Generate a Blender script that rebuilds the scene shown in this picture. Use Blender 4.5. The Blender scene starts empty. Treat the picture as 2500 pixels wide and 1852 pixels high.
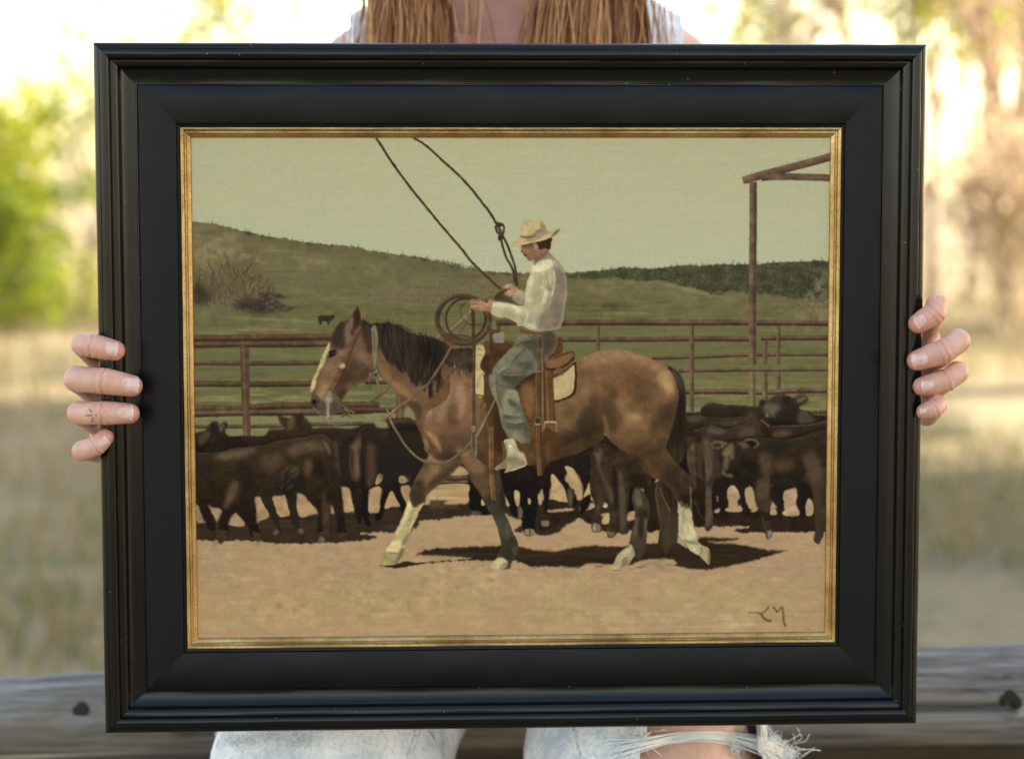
import bpy, math, random
import numpy as np
from mathutils import Vector, Matrix, Quaternion
from mathutils.bvhtree import BVHTree
R = math.radians
sc = bpy.context.scene
COL = sc.collection
PI = math.pi

# ---------------------------------------------------------------- camera
cd = bpy.data.cameras.new('camera'); cam = bpy.data.objects.new('camera', cd); COL.objects.link(cam)
cam.location = (0, -1.516, 1.15); cam.rotation_euler = (R(90-5.08), 0, 0)
cd.sensor_width = 36; cd.lens = 75.54; cd.clip_start = .05; cd.clip_end = 3000
cd.dof.use_dof = True; cd.dof.focus_distance = 1.517; cd.dof.aperture_fstop = 5.0
sc.camera = cam
CAM = Matrix.Translation(cam.location) @ cam.rotation_euler.to_matrix().to_4x4()

# ---------------------------------------------------------------- sky, sun, exposure
SUN_EL, SUN_AZ = R(30), R(60)          # azimuth measured from +Y towards +X
sundir = Vector((math.cos(SUN_EL)*math.sin(SUN_AZ), math.cos(SUN_EL)*math.cos(SUN_AZ), math.sin(SUN_EL)))
w = bpy.data.worlds.new('World'); sc.world = w; w.use_nodes = True
nt = w.node_tree; bg = nt.nodes['Background']
sky = nt.nodes.new('ShaderNodeTexSky'); sky.sky_type = 'NISHITA'; sky.sun_disc = False
sky.sun_elevation = SUN_EL; sky.sun_rotation = SUN_AZ; sky.air_density = 1.0; sky.dust_density = 1.6; sky.ozone_density = 1.4
tint = nt.nodes.new('ShaderNodeMix'); tint.data_type = 'RGBA'; tint.blend_type = 'MULTIPLY'; tint.inputs[0].default_value = 1
tint.inputs[7].default_value = (1.0, .865, .72, 1)       # daylight white balance for open shade
nt.links.new(sky.outputs[0], tint.inputs[6]); nt.links.new(tint.outputs[2], bg.inputs[0])
bg.inputs[1].default_value = .15
sl = bpy.data.lights.new('sun', 'SUN'); sun = bpy.data.objects.new('sun', sl); COL.objects.link(sun)
sl.energy = 3.7; sl.angle = R(.5); sl.color = (1, .90, .74)
sun.rotation_euler = sundir.to_track_quat('Z', 'Y').to_euler()
sc.view_settings.view_transform = 'Standard'; sc.view_settings.look = 'None'
sc.view_settings.exposure = 2.5; sc.view_settings.gamma = 1

# ---------------------------------------------------------------- helpers
def tag(o, label=None, cat=None, group=None, kind=None):
    if label: o['label'] = label
    if cat: o['category'] = cat
    if group: o['group'] = group
    if kind: o['kind'] = kind
    return o

def empty(name, loc=(0, 0, 0), rot=None):
    o = bpy.data.objects.new(name, None); COL.objects.link(o); o.location = loc; o.empty_display_size = .1
    if rot: o.rotation_euler = rot
    return o

def mesh(name, verts, faces, mat, parent=None, smooth=True, local=False):
    me = bpy.data.meshes.new(name)
    verts = np.asarray(verts, np.float32)
    faces_a = [tuple(f) for f in faces] if not isinstance(faces, np.ndarray) else faces.tolist()
    me.from_pydata(verts.tolist(), [], faces_a)
    if mat: me.materials.append(mat)
    if smooth: me.polygons.foreach_set('use_smooth', np.ones(len(me.polygons), bool))
    me.update()
    o = bpy.data.objects.new(name, me); COL.objects.link(o)
    if parent:
        o.parent = parent
        if not local: o.matrix_parent_inverse = PM(parent).inverted()
    return o

def PM(o):
    m = Matrix.Translation(o.location) @ o.rotation_euler.to_matrix().to_4x4()
    return (PM(o.parent) @ o.matrix_parent_inverse @ m) if o.parent else m

def pix(sx, sy, y):
    """world point on the plane y=const that lies at photo pixel (sx, sy)"""
    d = CAM.to_3x3() @ Vector(((sx-1250)/5246, (926-sy)/5246, -1)); t = (y-cam.location.y)/d.y
    return cam.location + d*t

def tube(path, rad, n=8, cap=True, flat=1.0):
    """tapered tube along a polyline -> verts, faces"""
    path = [Vector(p) for p in path]; m = len(path)
    rad = [rad]*m if np.isscalar(rad) else list(rad)
    V = []; F = []; up = Vector((.13, .2, 1)).normalized()
    for i, p in enumerate(path):
        t = (path[min(i+1, m-1)]-path[max(i-1, 0)]).normalized()
        a = t.cross(up)
        if a.length < 1e-3: a = t.cross(Vector((1, 0, 0)))
        a.normalize(); b = a.cross(t).normalized()
        for k in range(n):
            an = 2*PI*k/n; V.append(p+a*math.cos(an)*rad[i]+b*math.sin(an)*rad[i]*flat)
    for i in range(m-1):
        for k in range(n):
            F.append((i*n+k, i*n+(k+1) % n, (i+1)*n+(k+1) % n, (i+1)*n+k))
    if cap: F.append(tuple(range(n))[::-1]); F.append(tuple((m-1)*n+k for k in range(n)))
    return V, F

def smooth_path(pts, n=5):
    p = np.array([list(q) for q in pts], float); q = np.vstack([2*p[0]-p[1], p, 2*p[-1]-p[-2]]); out = []
    for i in range(1, len(q)-2):
        a, b, c, d = q[i-1:i+3]
        for t in np.linspace(0, 1, n, endpoint=False):
            out.append(.5*(2*b+(c-a)*t+(2*a-5*b+4*c-d)*t*t+(3*b-a-3*c+d)*t**3))
    out.append(q[-2]); return [Vector(v) for v in out]

class MB:
    def __init__(s): s.V = []; s.F = []
    def add(s, v, f):
        o = len(s.V); s.V += [tuple(p) for p in v]; s.F += [tuple(i+o for i in q) for q in f]; return s
    def build(s, name, mat, parent=None, smooth=True, local=False): return mesh(name, s.V, s.F, mat, parent, smooth, local)

# ---------------------------------------------------------------- materials
def mat(name, base=(.5, .5, .5), rough=.6, metal=0., spec=.5):
    m = bpy.data.materials.new(name); m.use_nodes = True
    b = m.node_tree.nodes['Principled BSDF']; b.inputs['Base Color'].default_value = (*base, 1)
    b.inputs['Roughness'].default_value = rough; b.inputs['Metallic'].default_value = metal
    b.inputs['Specular IOR Level'].default_value = spec
    return m
def N(m, t, **kw):
    n = m.node_tree.nodes.new(t)
    for k, v in kw.items(): setattr(n, k, v)
    return n
def L(m, a, b): m.node_tree.links.new(a, b)
def B(m): return m.node_tree.nodes['Principled BSDF']
def coords(m, scale=(1, 1, 1), kind='Object', rot=(0, 0, 0)):
    tc = N(m, 'ShaderNodeTexCoord'); mp = N(m, 'ShaderNodeMapping'); mp.inputs['Scale'].default_value = scale; mp.inputs['Rotation'].default_value = rot
    L(m, tc.outputs[kind], mp.inputs['Vector']); return mp.outputs[0]
def noise(m, vec, scale=5, detail=4, rough=.55, dist=0.):
    n = N(m, 'ShaderNodeTexNoise'); n.inputs['Scale'].default_value = scale; n.inputs['Detail'].default_value = detail
    n.inputs['Roughness'].default_value = rough; n.inputs['Distortion'].default_value = dist; L(m, vec, n.inputs['Vector']); return n.outputs[0]
def ramp(m, fac, stops):
    r = N(m, 'ShaderNodeValToRGB'); e = r.color_ramp.elements
    while len(e) < len(stops): e.new(.5)
    for i, (p, c) in enumerate(stops):
        e[i].position = p; e[i].color = (*c, 1) if len(c) == 3 else c
    L(m, fac, r.inputs[0]); return r.outputs[0]
def mixc(m, fac, a, b, mode='MIX'):
    n = N(m, 'ShaderNodeMix', data_type='RGBA', blend_type=mode)
    for s, v in ((0, fac), (6, a), (7, b)):
        if isinstance(v, (int, float)): n.inputs[s].default_value = v
        elif isinstance(v, tuple): n.inputs[s].default_value = (*v, 1)
        else: L(m, v, n.inputs[s])
    return n.outputs[2]
def bump(m, h, strength=.3, dist=.001, base=None):
    b = N(m, 'ShaderNodeBump'); b.inputs['Strength'].default_value = strength; b.inputs['Distance'].default_value = dist
    L(m, h, b.inputs['Height'])
    if base is not None: L(m, base, b.inputs['Normal'])
    return b.outputs[0]
# ---------------------------------------------------------------- the oil painting, brushed into an array
X0, Y0, X1, Y1, PS = 464., 340., 2040., 1570., 0.80
PW, PH = int((X1-X0)*PS), int((Y1-Y0)*PS)
rngp = np.random.default_rng(7)

def vnoise(w, h, cx, cy, seed, octs=4):
    r = np.random.default_rng(seed); out = np.zeros((h, w), np.float32); amp = 1.; tot = 0.
    for o in range(octs):
        gx, gy = max(2, int(w/cx)+2), max(2, int(h/cy)+2)
        g = r.standard_normal((gy+1, gx+1)).astype(np.float32)
        x = np.linspace(0, gx-1.001, w); y = np.linspace(0, gy-1.001, h)
        xi = x.astype(int); yi = y.astype(int); fx = x-xi; fy = y-yi
        fx = (fx*fx*(3-2*fx)).astype(np.float32); fy = (fy*fy*(3-2*fy)).astype(np.float32)[:, None]
        a = g[yi][:, xi]*(1-fx)+g[yi][:, xi+1]*fx; b = g[yi+1][:, xi]*(1-fx)+g[yi+1][:, xi+1]*fx
        out += amp*(a*(1-fy)+b*fy); tot += amp*amp; amp *= .6; cx = max(1.2, cx*.5); cy = max(1.2, cy*.5)
    return out/np.sqrt(tot)

N_ISO = vnoise(PW, PH, 60, 60, 1, 5)
N_H = vnoise(PW, PH, 70, 5, 2, 4)
N_V = vnoise(PW, PH, 5, 60, 3, 4)
N_F = vnoise(PW, PH, 3.5, 2.5, 4, 2)
N_M = vnoise(PW, PH, 16, 12, 5, 4)
BUF = np.zeros((PH, PW, 3), np.float32)

def T(x0, y0, k=5.):
    def f(s):
        a = np.array([[float(v) for v in q.split(',')] for q in s.split()])
        return a/k+np.array([x0, y0])
    return f
tA = T(460, 530); tB = T(720, 730); tC = T(1040, 520); tD = T(1120, 780); tE = T(900, 1060); tF = T(1340, 800)
tG = T(1340, 1080); tH = T(470, 980); tI = T(1640, 900); tJ = T(1640, 1080); tK = T(1340, 340, 2.989); tL = T(460, 340, 2.989)
tM = T(460, 1300, 2.5); tN = T(1200, 1300, 2.5); tS = T(0, 0, 1)

def cr(p, closed=True, n=5):
    if len(p) < 3: return p
    if closed: q = np.vstack([p[-1], p, p[0], p[1]])
    else: q = np.vstack([2*p[0]-p[1], p, 2*p[-1]-p[-2]])
    out = []
    t = np.linspace(0, 1, n, endpoint=False)[:, None]
    for i in range(1, len(q)-2):
        a, b, c, d = q[i-1], q[i], q[i+1], q[i+2]
        out.append(.5*(2*b+(c-a)*t+(2*a-5*b+4*c-d)*t*t+(3*b-a-3*c+d)*t**3))
    if not closed: out.append(q[-2][None])
    return np.vstack(out)

def gblur(m, s):
    r = int(3*s+1); k = np.exp(-.5*(np.arange(-r, r+1)/s)**2); k /= k.sum()
    for ax in (0, 1):
        q = np.pad(m, [(r, r) if i == ax else (0, 0) for i in (0, 1)]); n = m.shape[ax]
        m = sum(k[j]*(q[j:j+n] if ax == 0 else q[:, j:j+n]) for j in range(2*r+1))
    return m

def raster(p, soft=0.):
    """coverage of polygon p (photo px) -> (y0, x0, mask)"""
    q = (p-np.array([X0, Y0]))*PS
    pad = int(3*soft+2)
    x0 = max(0, int(np.floor(q[:, 0].min()))-pad); y0 = max(0, int(np.floor(q[:, 1].min()))-pad)
    x1 = min(PW, int(np.ceil(q[:, 0].max()))+pad+1); y1 = min(PH, int(np.ceil(q[:, 1].max()))+pad+1)
    if x1 <= x0 or y1 <= y0: return None
    w, h = x1-x0, y1-y0; SS = 4
    acc = np.zeros((h*SS, w+2), np.float64)
    a = q; b = np.roll(q, -1, 0)
    ya = (a[:, 1]-y0)*SS-.5; yb = (b[:, 1]-y0)*SS-.5
    for i in range(len(a)):
        if ya[i] == yb[i]: continue
        s = 1. if yb[i] > ya[i] else -1.
        lo, hi = min(ya[i], yb[i]), max(ya[i], yb[i])
        r0, r1 = max(0, int(np.ceil(lo))), min(h*SS, int(np.ceil(hi)))
        if r1 <= r0: continue
        rr = np.arange(r0, r1)
        x = a[i, 0]+(rr-ya[i])/(yb[i]-ya[i])*(b[i, 0]-a[i, 0])-x0
        x = np.clip(x, 0, w); xi = x.astype(int); fx = x-xi
        acc[rr, xi] += s*(1-fx); acc[rr, xi+1] += s*fx
    m = np.clip(np.abs(np.cumsum(acc, 1)[:, :w]), 0, 1).reshape(h, SS, w).mean(1)
    if soft > .3: m = gblur(m, soft)
    return y0, x0, m.astype(np.float32)

def rough_edge(p, amp, seed=0):
    r = np.random.default_rng(seed+len(p))
    out = []
    for a, b in zip(p, np.roll(p, -1, 0)):
        n = max(1, int(np.hypot(*(b-a))/2.2)); t = np.arange(n)[:, None]/n
        out.append(a+(b-a)*t)
    out = np.vstack(out)
    j = r.standard_normal(out.shape); j = j+.6*np.roll(j, 1, 0)+.3*np.roll(j, 2, 0)
    return out+j*amp*.6

def full(r):
    m = np.zeros((PH, PW), np.float32)
    if r is not None: y, x, k = r; m[y:y+k.shape[0], x:x+k.shape[1]] = k
    return m

def C3(c):
    if isinstance(c, str): c = [int(c[i:i+2], 16) for i in (0, 2, 4)]
    return np.array(c, np.float32)/255.

def apply(r, col, a=1., var=0., tex='m', clip=None, mod=None):
    if r is None: return
    y, x, m = r; sl = (slice(y, y+m.shape[0]), slice(x, x+m.shape[1]))
    m = m*a
    if clip is not None: m = m*clip[sl]
    c = np.broadcast_to(C3(col), m.shape+(3,))
    if mod is not None:      # break a blob up with a noise field
        fld = {'m': N_M, 'h': N_H, 'v': N_V, 'i': N_ISO, 'f': N_F}[mod[0]]
        m = m*np.clip(.5+mod[1]*fld[sl], 0, 1)
    if var:
        n = sum({'m': N_M, 'h': N_H, 'v': N_V, 'i': N_ISO, 'f': N_F}[t][sl] for t in tex)/len(tex)**.5
        c = c*(1+var*n)[..., None]
    BUF[sl] = BUF[sl]*(1-m[..., None])+c*m[..., None]

def P(col, p, soft=.45, a=1., sm=True, rough=0., var=.06, tex='m', clip=None, mod=None):
    if sm: p = cr(p)
    if rough: p = rough_edge(p, rough, int(abs(p[0, 0])))
    r = raster(p, soft); apply(r, col, a, var, tex, clip, mod); return r

def stroke_poly(p, w, taper=False, n=6):
    p = cr(p, False, n); w = np.broadcast_to(np.asarray(w, float), (2,)) if np.ndim(w) else np.array([w, w], float)
    ww = np.linspace(w[0], w[1], len(p))/2
    if taper: ww = ww*np.clip(np.minimum(np.arange(len(p))+.4, len(p)-np.arange(len(p))-.6)/(len(p)*.3), .15, 1)
    d = np.gradient(p, axis=0); L = np.hypot(d[:, 0], d[:, 1])+1e-9
    nrm = np.c_[-d[:, 1], d[:, 0]]/L[:, None]*ww[:, None]
    return np.vstack([p+nrm, (p-nrm)[::-1]])

def K(col, p, w=3., a=1., soft=0., taper=False, rough=0., var=.08, clip=None, mod=None):
    q = stroke_poly(p, w, taper)
    if rough: q = rough_edge(q, rough, int(p[0, 0]))
    apply(raster(q, soft), col, a, var, 'm', clip, mod)

def hairs(region, n, ang, length, cols, w=1.2, a=.5, spread=.3, curve=.2, clip=None, seed=0):
    """n little brush strokes scattered in a polygon"""
    r = np.random.default_rng(seed+n); x0, y0 = region.min(0); x1, y1 = region.max(0)
    msk = full(raster(cr(region), 0))
    if clip is not None: msk = msk*clip
    k = 0; tries = 0
    while k < n and tries < n*12:
        tries += 1
        x, y = r.uniform(x0, x1), r.uniform(y0, y1)
        xi, yi = int((x-X0)*PS), int((y-Y0)*PS)
        if not (0 <= xi < PW and 0 <= yi < PH) or msk[yi, xi] < .5: continue
        k += 1
        an = (ang(x, y) if callable(ang) else ang)+r.normal(0, spread); L = length*r.uniform(.5, 1.3)
        d = np.array([np.cos(an), np.sin(an)]); nn = np.array([-d[1], d[0]])*L*r.normal(0, curve)
        c = np.array([x, y]); pts = np.array([c-d*L/2, c+nn*.5, c+d*L/2])
        col = C3(cols[r.integers(len(cols))])*255*r.uniform(.9, 1.1)
        apply(raster(stroke_poly(pts, w*r.uniform(.6, 1.3), True, 3)), col, a*r.uniform(.5, 1), 0)

def dabs(region, n, ang, length, w=4., jit=.06, a=.55, clip=None, seed=1, spread=.35, curve=.12):
    """brush marks that pick up the colour already under them and drag it along"""
    r = np.random.default_rng(seed+n); x0, y0 = region.min(0); x1, y1 = region.max(0)
    msk = full(raster(cr(region), 0))
    if clip is not None: msk = msk*clip
    ys, xs = np.nonzero(msk > .8)
    if len(ys) == 0: return
    for i in r.integers(0, len(ys), n):
        x, y = xs[i]/PS+X0, ys[i]/PS+Y0
        an = (ang(x, y) if callable(ang) else ang)+r.normal(0, spread); L = length*r.uniform(.5, 1.3)
        d = np.array([np.cos(an), np.sin(an)]); nn = np.array([-d[1], d[0]])*L*r.normal(0, curve)
        c = np.array([x, y]); col = BUF[ys[i], xs[i]]*255*(1+r.normal(0, jit))+r.normal(0, jit*22, 3)
        apply(raster(stroke_poly(np.array([c-d*L/2, c+nn*.5, c+d*L/2]), w*r.uniform(.6, 1.4), True, 3), .35), np.clip(col, 0, 255), a*r.uniform(.5, 1), 0, clip=clip)

def blobs(mask, lst):
    for col, pts, s, a in lst:
        P(col, pts, soft=max(.6, s*.45), a=1-(1-a)**1.6, clip=mask, var=.05)

def ell(x, y, rx, ry, rot=0.):
    t = np.linspace(0, 2*np.pi, 12, endpoint=False); c, s = np.cos(rot), np.sin(rot)
    u, v = rx*np.cos(t), ry*np.sin(t)
    return np.c_[x+u*c-v*s, y+u*s+v*c]

def paint():
    yy = (np.arange(PH)/PS+Y0)[:, None]; xx = (np.arange(PW)/PS+X0)[None]
    # ---- sky
    g = np.clip((yy-350)/(700-350), 0, 1)[..., None]
    BUF[:] = C3('b0af88')*(1-g)+C3('b3b592')*g
    n = (N_ISO*.5+N_M*.35)[..., None]
    BUF[:] += n*np.array([.006, .002, -.012])+(N_H*.0015+N_F*.002+N_V*.0015)[..., None]
    ridge = np.vstack([tL('-30,620 150,640 230,650 330,680 430,700 480,715 600,738 720,750 850,780 940,788 1040,795 1120,800 1250,815 1330,838 1450,855 1530,865 1640,880 1700,885 1800,915 1900,935 1990,960 2100,965'),
                       tC('0,600 100,620 290,640 420,680 560,700 700,750 850,765 1100,775 1280,775'),
                       tK('140,998 360,985 470,975 560,962 680,968 780,970 900,955 1040,942 1100,950 1240,937 1400,938 1530,938 1650,922 1800,918 1950,912 2100,915')])
    apply(raster(np.vstack([ridge-[0, 18], tS('2060,700 2060,640 460,640')]), 12), 'a9b392', .35, 0)
    hill = np.vstack([ridge, tS('2060,1000 440,1000')])
    hm = full(P('6d6647', hill, soft=.5, sm=False, rough=1.3, var=.035, tex='mh'))
    rd = cr(ridge, False, 3)
    for q in rd[::1]:
        r_ = rngp.uniform(0, 1)
        if r_ < .75: K('49452f', np.array([q+[rngp.normal(0, 4), 4], q+[rngp.normal(0, 3), -2-abs(rngp.normal(0, 3.2))]]), 3.2, .6, soft=.5, taper=True)
        if q[0] > 1340 or r_ < .3: P('47452f', ell(q[0], q[1]+3, rngp.uniform(4, 10), rngp.uniform(3, 6)), soft=1.2, a=.6, rough=1)
    # greener, lower slopes
    P('68653f', tS('470,960 470,800 560,790 640,735 760,735 960,760 1100,750 1300,700 1500,700 1700,760 2040,760 2040,960'), soft=16, a=.85, clip=hm, tex='mh')
    P('6e6a44', tL('560,860 760,850 1000,900 1400,950 1800,1010 2100,1060 1700,1060 1200,1010 900,1000 680,930'), soft=10, a=.7, clip=hm)
    P('857b57', tL('620,810 760,850 900,880 1050,930 980,950 860,915 740,880 600,850'), soft=4, a=.8, clip=hm, mod=('h', .6))
    P('857b57', tL('1260,930 1360,940 1450,962 1400,975 1300,950'), soft=4, a=.7, clip=hm)
    P('8a7f58', tL('60,720 200,690 400,760 520,860 560,960 520,1000 300,900 60,980'), soft=14, a=.75, clip=hm, mod=('m', .5))
    P('5e5a3c', tL('380,700 700,760 1300,830 1800,930 2200,1010 2200,1050 1700,960 1200,880 600,790'), soft=6, a=.5, clip=hm)
    # right tree belt on the ridge
    belt = np.vstack([ridge[-14:], tK('2050,1180 1890,1190 1780,1180 1650,1155 1530,1150 1430,1145 1340,1120 1240,1160 1140,1130 1060,1105 960,1090 880,1060 800,1050 700,1060 600,1050 520,1030 400,1040 250,1045 140,1020')])
    bm = full(P('4b4b36', belt, soft=1.2, rough=2.2, var=.12, tex='mf', clip=hm))
    hairs(belt, 420, -.9, 12, ['44452f', '56563c', '4c4d36', '605e45', '3e3f2c'], 3, .55, .8, clip=bm)
    P('717049', tK('250,1080 600,1060 820,1060 1000,1110 1200,1160 1400,1200 1300,1240 900,1190 600,1130'), soft=5, a=.6, clip=hm*(1-bm))
    P('8a8459', tK('760,1060 880,1078 1000,1100 1130,1130 1240,1165 1100,1150 950,1112'), soft=2, a=.8, clip=hm*(1-bm))
    P('8c7b52', tK('280,1100 420,1120 600,1180 760,1220 900,1255 760,1250 560,1200 360,1150'), soft=4, a=.5, clip=hm)
    P('5b5336', tK('150,1180 300,1170 450,1200 700,1250 500,1268 150,1260'), soft=6, a=.6, clip=hm, mod=('m', .6))
    P('4e4734', tK('400,1230 470,1215 560,1240 600,1262 420,1262'), soft=3, a=.7, clip=hm)
    P('77603f', tK('900,1240 1300,1235 1700,1270 2050,1280 2050,1320 1500,1310 1000,1290'), soft=6, a=.55, clip=hm, mod=('h', .5))
    P('706f48', tK('140,1262 700,1262 1000,1290 1000,1330 140,1330'), soft=4, a=.6, clip=hm, mod=('h', .5))
    P('7a7350', tK('1880,1180 1960,1080 2050,1050 2050,1900 1700,1900 1600,1700 1700,1560 1800,1400 1800,1280'), soft=10, a=.75, clip=hm, mod=('m', .8))
    hairs(tK('1880,1180 1980,1080 2050,1060 2050,1500 1760,1500 1800,1300'), 260, -1.2, 14, ['8b8158', '6b6645', '9a8c62', '5a5539'], 2, .5, .9, clip=hm)
    # field behind the rails
    P('6b6a43', tS('470,860 700,840 1000,830 1400,800 2040,810 2040,1120 470,1160'), soft=10, a=.75, var=.03, tex='h')
    P('7f7b4b', tS('470,950 720,940 900,960 1060,1000 1060,1090 470,1090'), soft=12, a=.6, mod=('h', .6))
    P('817d4b', tS('1640,940 1800,930 2020,960 2020,1080 1640,1040'), soft=8, a=.7, mod=('h', .6))
    P('6a6340', tS('1560,850 1700,840 1900,880 2030,900 2030,930 1700,935 1580,900'), soft=8, a=.6, mod=('m', .7))
    P('92905a', tS('500,985 600,960 900,965 1040,1000 900,1010 600,1000'), soft=5, a=.35, mod=('h', .8))
    # near-left meadow strips
    P('626742', tA('100,1130 500,1180 1200,1200 1700,1240 1700,1380 900,1340 100,1400'), soft=6, a=.7, mod=('h', .5))
    P('8a8e66', tA('300,1250 900,1272 1300,1290 1600,1320 1800,1335 1500,1322 900,1290'), soft=2, a=.7)
    P('a08553', tA('540,1440 800,1400 1200,1400 1400,1430 1300,1470 600,1475'), soft=5, a=.8, mod=('h', .4))
    P('7d7f50', tA('100,1440 500,1430 600,1480 100,1500'), soft=4, a=.6)
    P('73733e', tA('1100,880 1400,900 1500,960 1200,960'), soft=8, a=.4)
    hairs(tS('480,760 1000,760 1040,860 480,880'), 380, .05, 26, ['6f7450', '5c6540', '757750', '62643f', '777a48'], 2.5, .2, .12)
    hairs(tS('480,640 1000,680 1300,720 1000,780 480,780'), 380, .28, 24, ['5c563a', '8a8059', '6b6343', '7a724d'], 2, .28, .2, clip=hm)
    # willow bush at left
    P('5a4c37', tA('100,1090 100,760 200,820 330,900 430,700 600,620 760,560 860,620 900,740 1000,850 1080,950 1190,1030 1080,1060 1280,1170 1000,1190 980,1210 700,1190 480,1120 380,1090 260,1120'), soft=5, a=.85, rough=3, var=.12, mod=('m', .9))
    bush = tA('100,1090 100,700 330,640 500,600 760,540 880,620 920,780 1060,850 1080,950 1200,1030 1080,1080 1280,1170 980,1210 640,1180 380,1100')
    hairs(bush, 1100, lambda x, y: -1.57+(x-560)*.006, 20, ['463a2d', '5d4d38', '73644a', '3b322c', '8a7a58', '6b5a40'], 1.8, .5, .45)
    P('2c2a22', tA('90,880 180,860 280,960 300,1060 220,1100 90,1080'), soft=6, a=.6)
    P('332b2a', tA('600,1080 900,1060 1000,1140 1000,1200 860,1200 640,1150'), soft=6, a=.7)
    hairs(tA('600,1060 1000,1040 1280,1170 1000,1205 650,1160'), 160, .1, 22, ['2f2829', '3d332d', '52453a'], 2, .6, .3)
    hairs(tA('880,980 1080,970 1200,1030 1050,1050 900,1030'), 60, .2, 20, ['38302c', '463b33'], 2.4, .6, .2)
    for s in ('240,560 290,660 330,700', '345,660 320,760 310,950', '700,740 760,670 800,610', '450,480 500,560 520,640', '640,780 720,700 740,640'):
        K('3f3329', tA(s), 3, .7, soft=.5, taper=True)
    hairs(tA('100,330 500,320 720,540 500,620 120,620'), 260, -1.3, 26, ['8d8159', '7b704c', '968a62', '6a5f42'], 2, .3, .5)
    K('8d9a78', tA('260,1080 300,1130'), 2, .5); K('8d9a78', tA('290,1070 340,1140'), 2, .5)
    # grey shrubs on the middle slope
    P('6b6044', tL('1640,1190 1700,1130 1850,1090 2000,1060 2230,1090 2230,1190 1900,1215 1700,1200'), soft=6, a=.75, mod=('m', .9))
    hairs(tL('1560,1150 1720,1060 2000,1040 2230,1080 2230,1200 1900,1215 1700,1200'), 420, -1.4, 12, ['857b58', '5b5239', '978b68', '4a4232', '746a4c'], 2.6, .25, .8)
    hairs(tC('1720,1100 1850,1110 2230,1180 2230,1210 1750,1210'), 90, -.2, 12, ['5b5239', '7a6f4c', '4a4232'], 3, .3, .6)
    # little black cow
    P('38322e', tA('1605,1245 1640,1235 1700,1240 1760,1238 1790,1236 1805,1250 1812,1275 1790,1280 1770,1300 1745,1320 1740,1355 1720,1355 1712,1312 1670,1310 1650,1312 1642,1362 1625,1345 1612,1310 1602,1290'), soft=.4, sm=False, rough=.5)
    # ---- dirt of the corral
    grd = tS('440,1290 440,1210 560,1180 900,1160 1300,1120 1700,1150 2060,1150 2060,1600 440,1600')
    P('ad9069', grd, soft=1, sm=False, var=.018, tex='mh')
    P('a4876a', tS('480,1330 900,1330 1400,1300 2000,1320 2020,1400 1400,1430 900,1450 480,1420'), soft=18, a=.45, mod=('i', .5))
    P('b69c6b', tS('900,1400 1300,1400 1700,1400 1900,1470 1800,1540 1000,1540 500,1540 480,1490'), soft=20, a=.55, mod=('i', .5))
    P('a8895d', tS('560,1400 900,1420 1100,1470 1000,1530 700,1500'), soft=16, a=.35, mod=('i', .5))
    P('b5a680', tS('1400,1500 1600,1490 1800,1500 1900,1530 1500,1545'), soft=6, a=.5, mod=('h', .8))
    gr = tS('466,1345 900,1300 1400,1290 2010,1300 2040,1575 466,1575')
    hairs(gr, 1500, .0, 34, ['b89f73', 'a3875f', 'bba577', 'a08565', 'b0936c', 'c0ad80'], 3.2, .17, .18, .08)
    hairs(gr, 260, .1, 12, ['c9bc92', '8d7352', 'cdbd8c'], 1.8, .4, .5)
    for _ in range(40):
        x, y = rngp.uniform(490, 2000), rngp.uniform(1370, 1545)
        P('c0ad7e', ell(x, y, rngp.uniform(10, 34), rngp.uniform(2, 5)), soft=1.5, a=.35, rough=1.5)
    dabs(tS('470,560 1200,640 2040,660 2040,1150 470,1150'), 2600, .05, 14, 4, .03, .35, spread=.3)
    # ---- pipe rails, left side
    def rail(p, w, hi, lo, dk='3a2c24'):
        p = cr(p, False, 4)
        K(lo, p, w, 1, soft=.4, rough=.5)
        K(dk, p+[0, w*.34], w*.34, .8, soft=.8)
        K(hi, p-[0, w*.22], w*.36, .75, soft=.9)
    R = rail
    R(tA('-20,1520 700,1515 1300,1505 1850,1500'), 17, '665040', '56402f')
    R(tA('-20,1598 700,1590 1300,1590 1850,1580'), 15, '6c5342', '56402f')
    R(tB('-1350,815 -500,820 350,815'), 11, '6a5441', '5c4534')
    R(tB('-1350,1070 -500,1072 250,1066'), 14, '634c3b', '543f31')
    R(tB('880,1040 1180,1040'), 13, '634c3b', '4f3a2c')
    R(tH('-60,115 600,120 1000,90 1480,80 2300,70'), 17, '66503f', '57402f')
    R(tH('-60,190 700,170 1480,165 2230,140'), 15, '735c48', '5a4433')
    R(tB('640,1385 1300,1385'), 13, '6a4f3d', '4c382c')
    R(tH('-60,338 650,335 1100,325 1500,310 2230,300'), 9, '735a44', '5b4635')
    K('5b4436', tA('680,1600 690,1700')+[0, 0], 15, .9)
    P('5a4334', tS('590,856 612,856 614,960 616,1072 598,1072 593,960'), soft=.7, sm=False)
    K('735943', tS('598,860 601,960 603,1070'), 6, .6, soft=1)
    P('5d4737', tB('1260,1180 1340,1210 1370,1330 1350,1460 1420,1560 1260,1560'), soft=.7)
    K('77604a', tB('1285,1200 1300,1380 1300,1500'), 7, .6, soft=1)
    # ---- pipe rails, right side, and the tall gate post with its beams
    R(tK('1270,1358 1500,1358 2110,1362'), 13, '705a46', '5a4536'); R(tK('100,1360 700,1358 1300,1358'), 14, '6d5646', '5c4438')
    R(tK('100,1482 700,1480 1060,1476 1470,1476'), 12, '6f5545', '584336')
    R(tK('1560,1468 2110,1468'), 12, '6f5545', '57443a')
    R(tF('1280,405 1740,385 2230,372'), 8, '76604c', '5e4a3a'); R(tI('-50,372 0,372'), 8, '6f5545', '584336')
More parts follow.
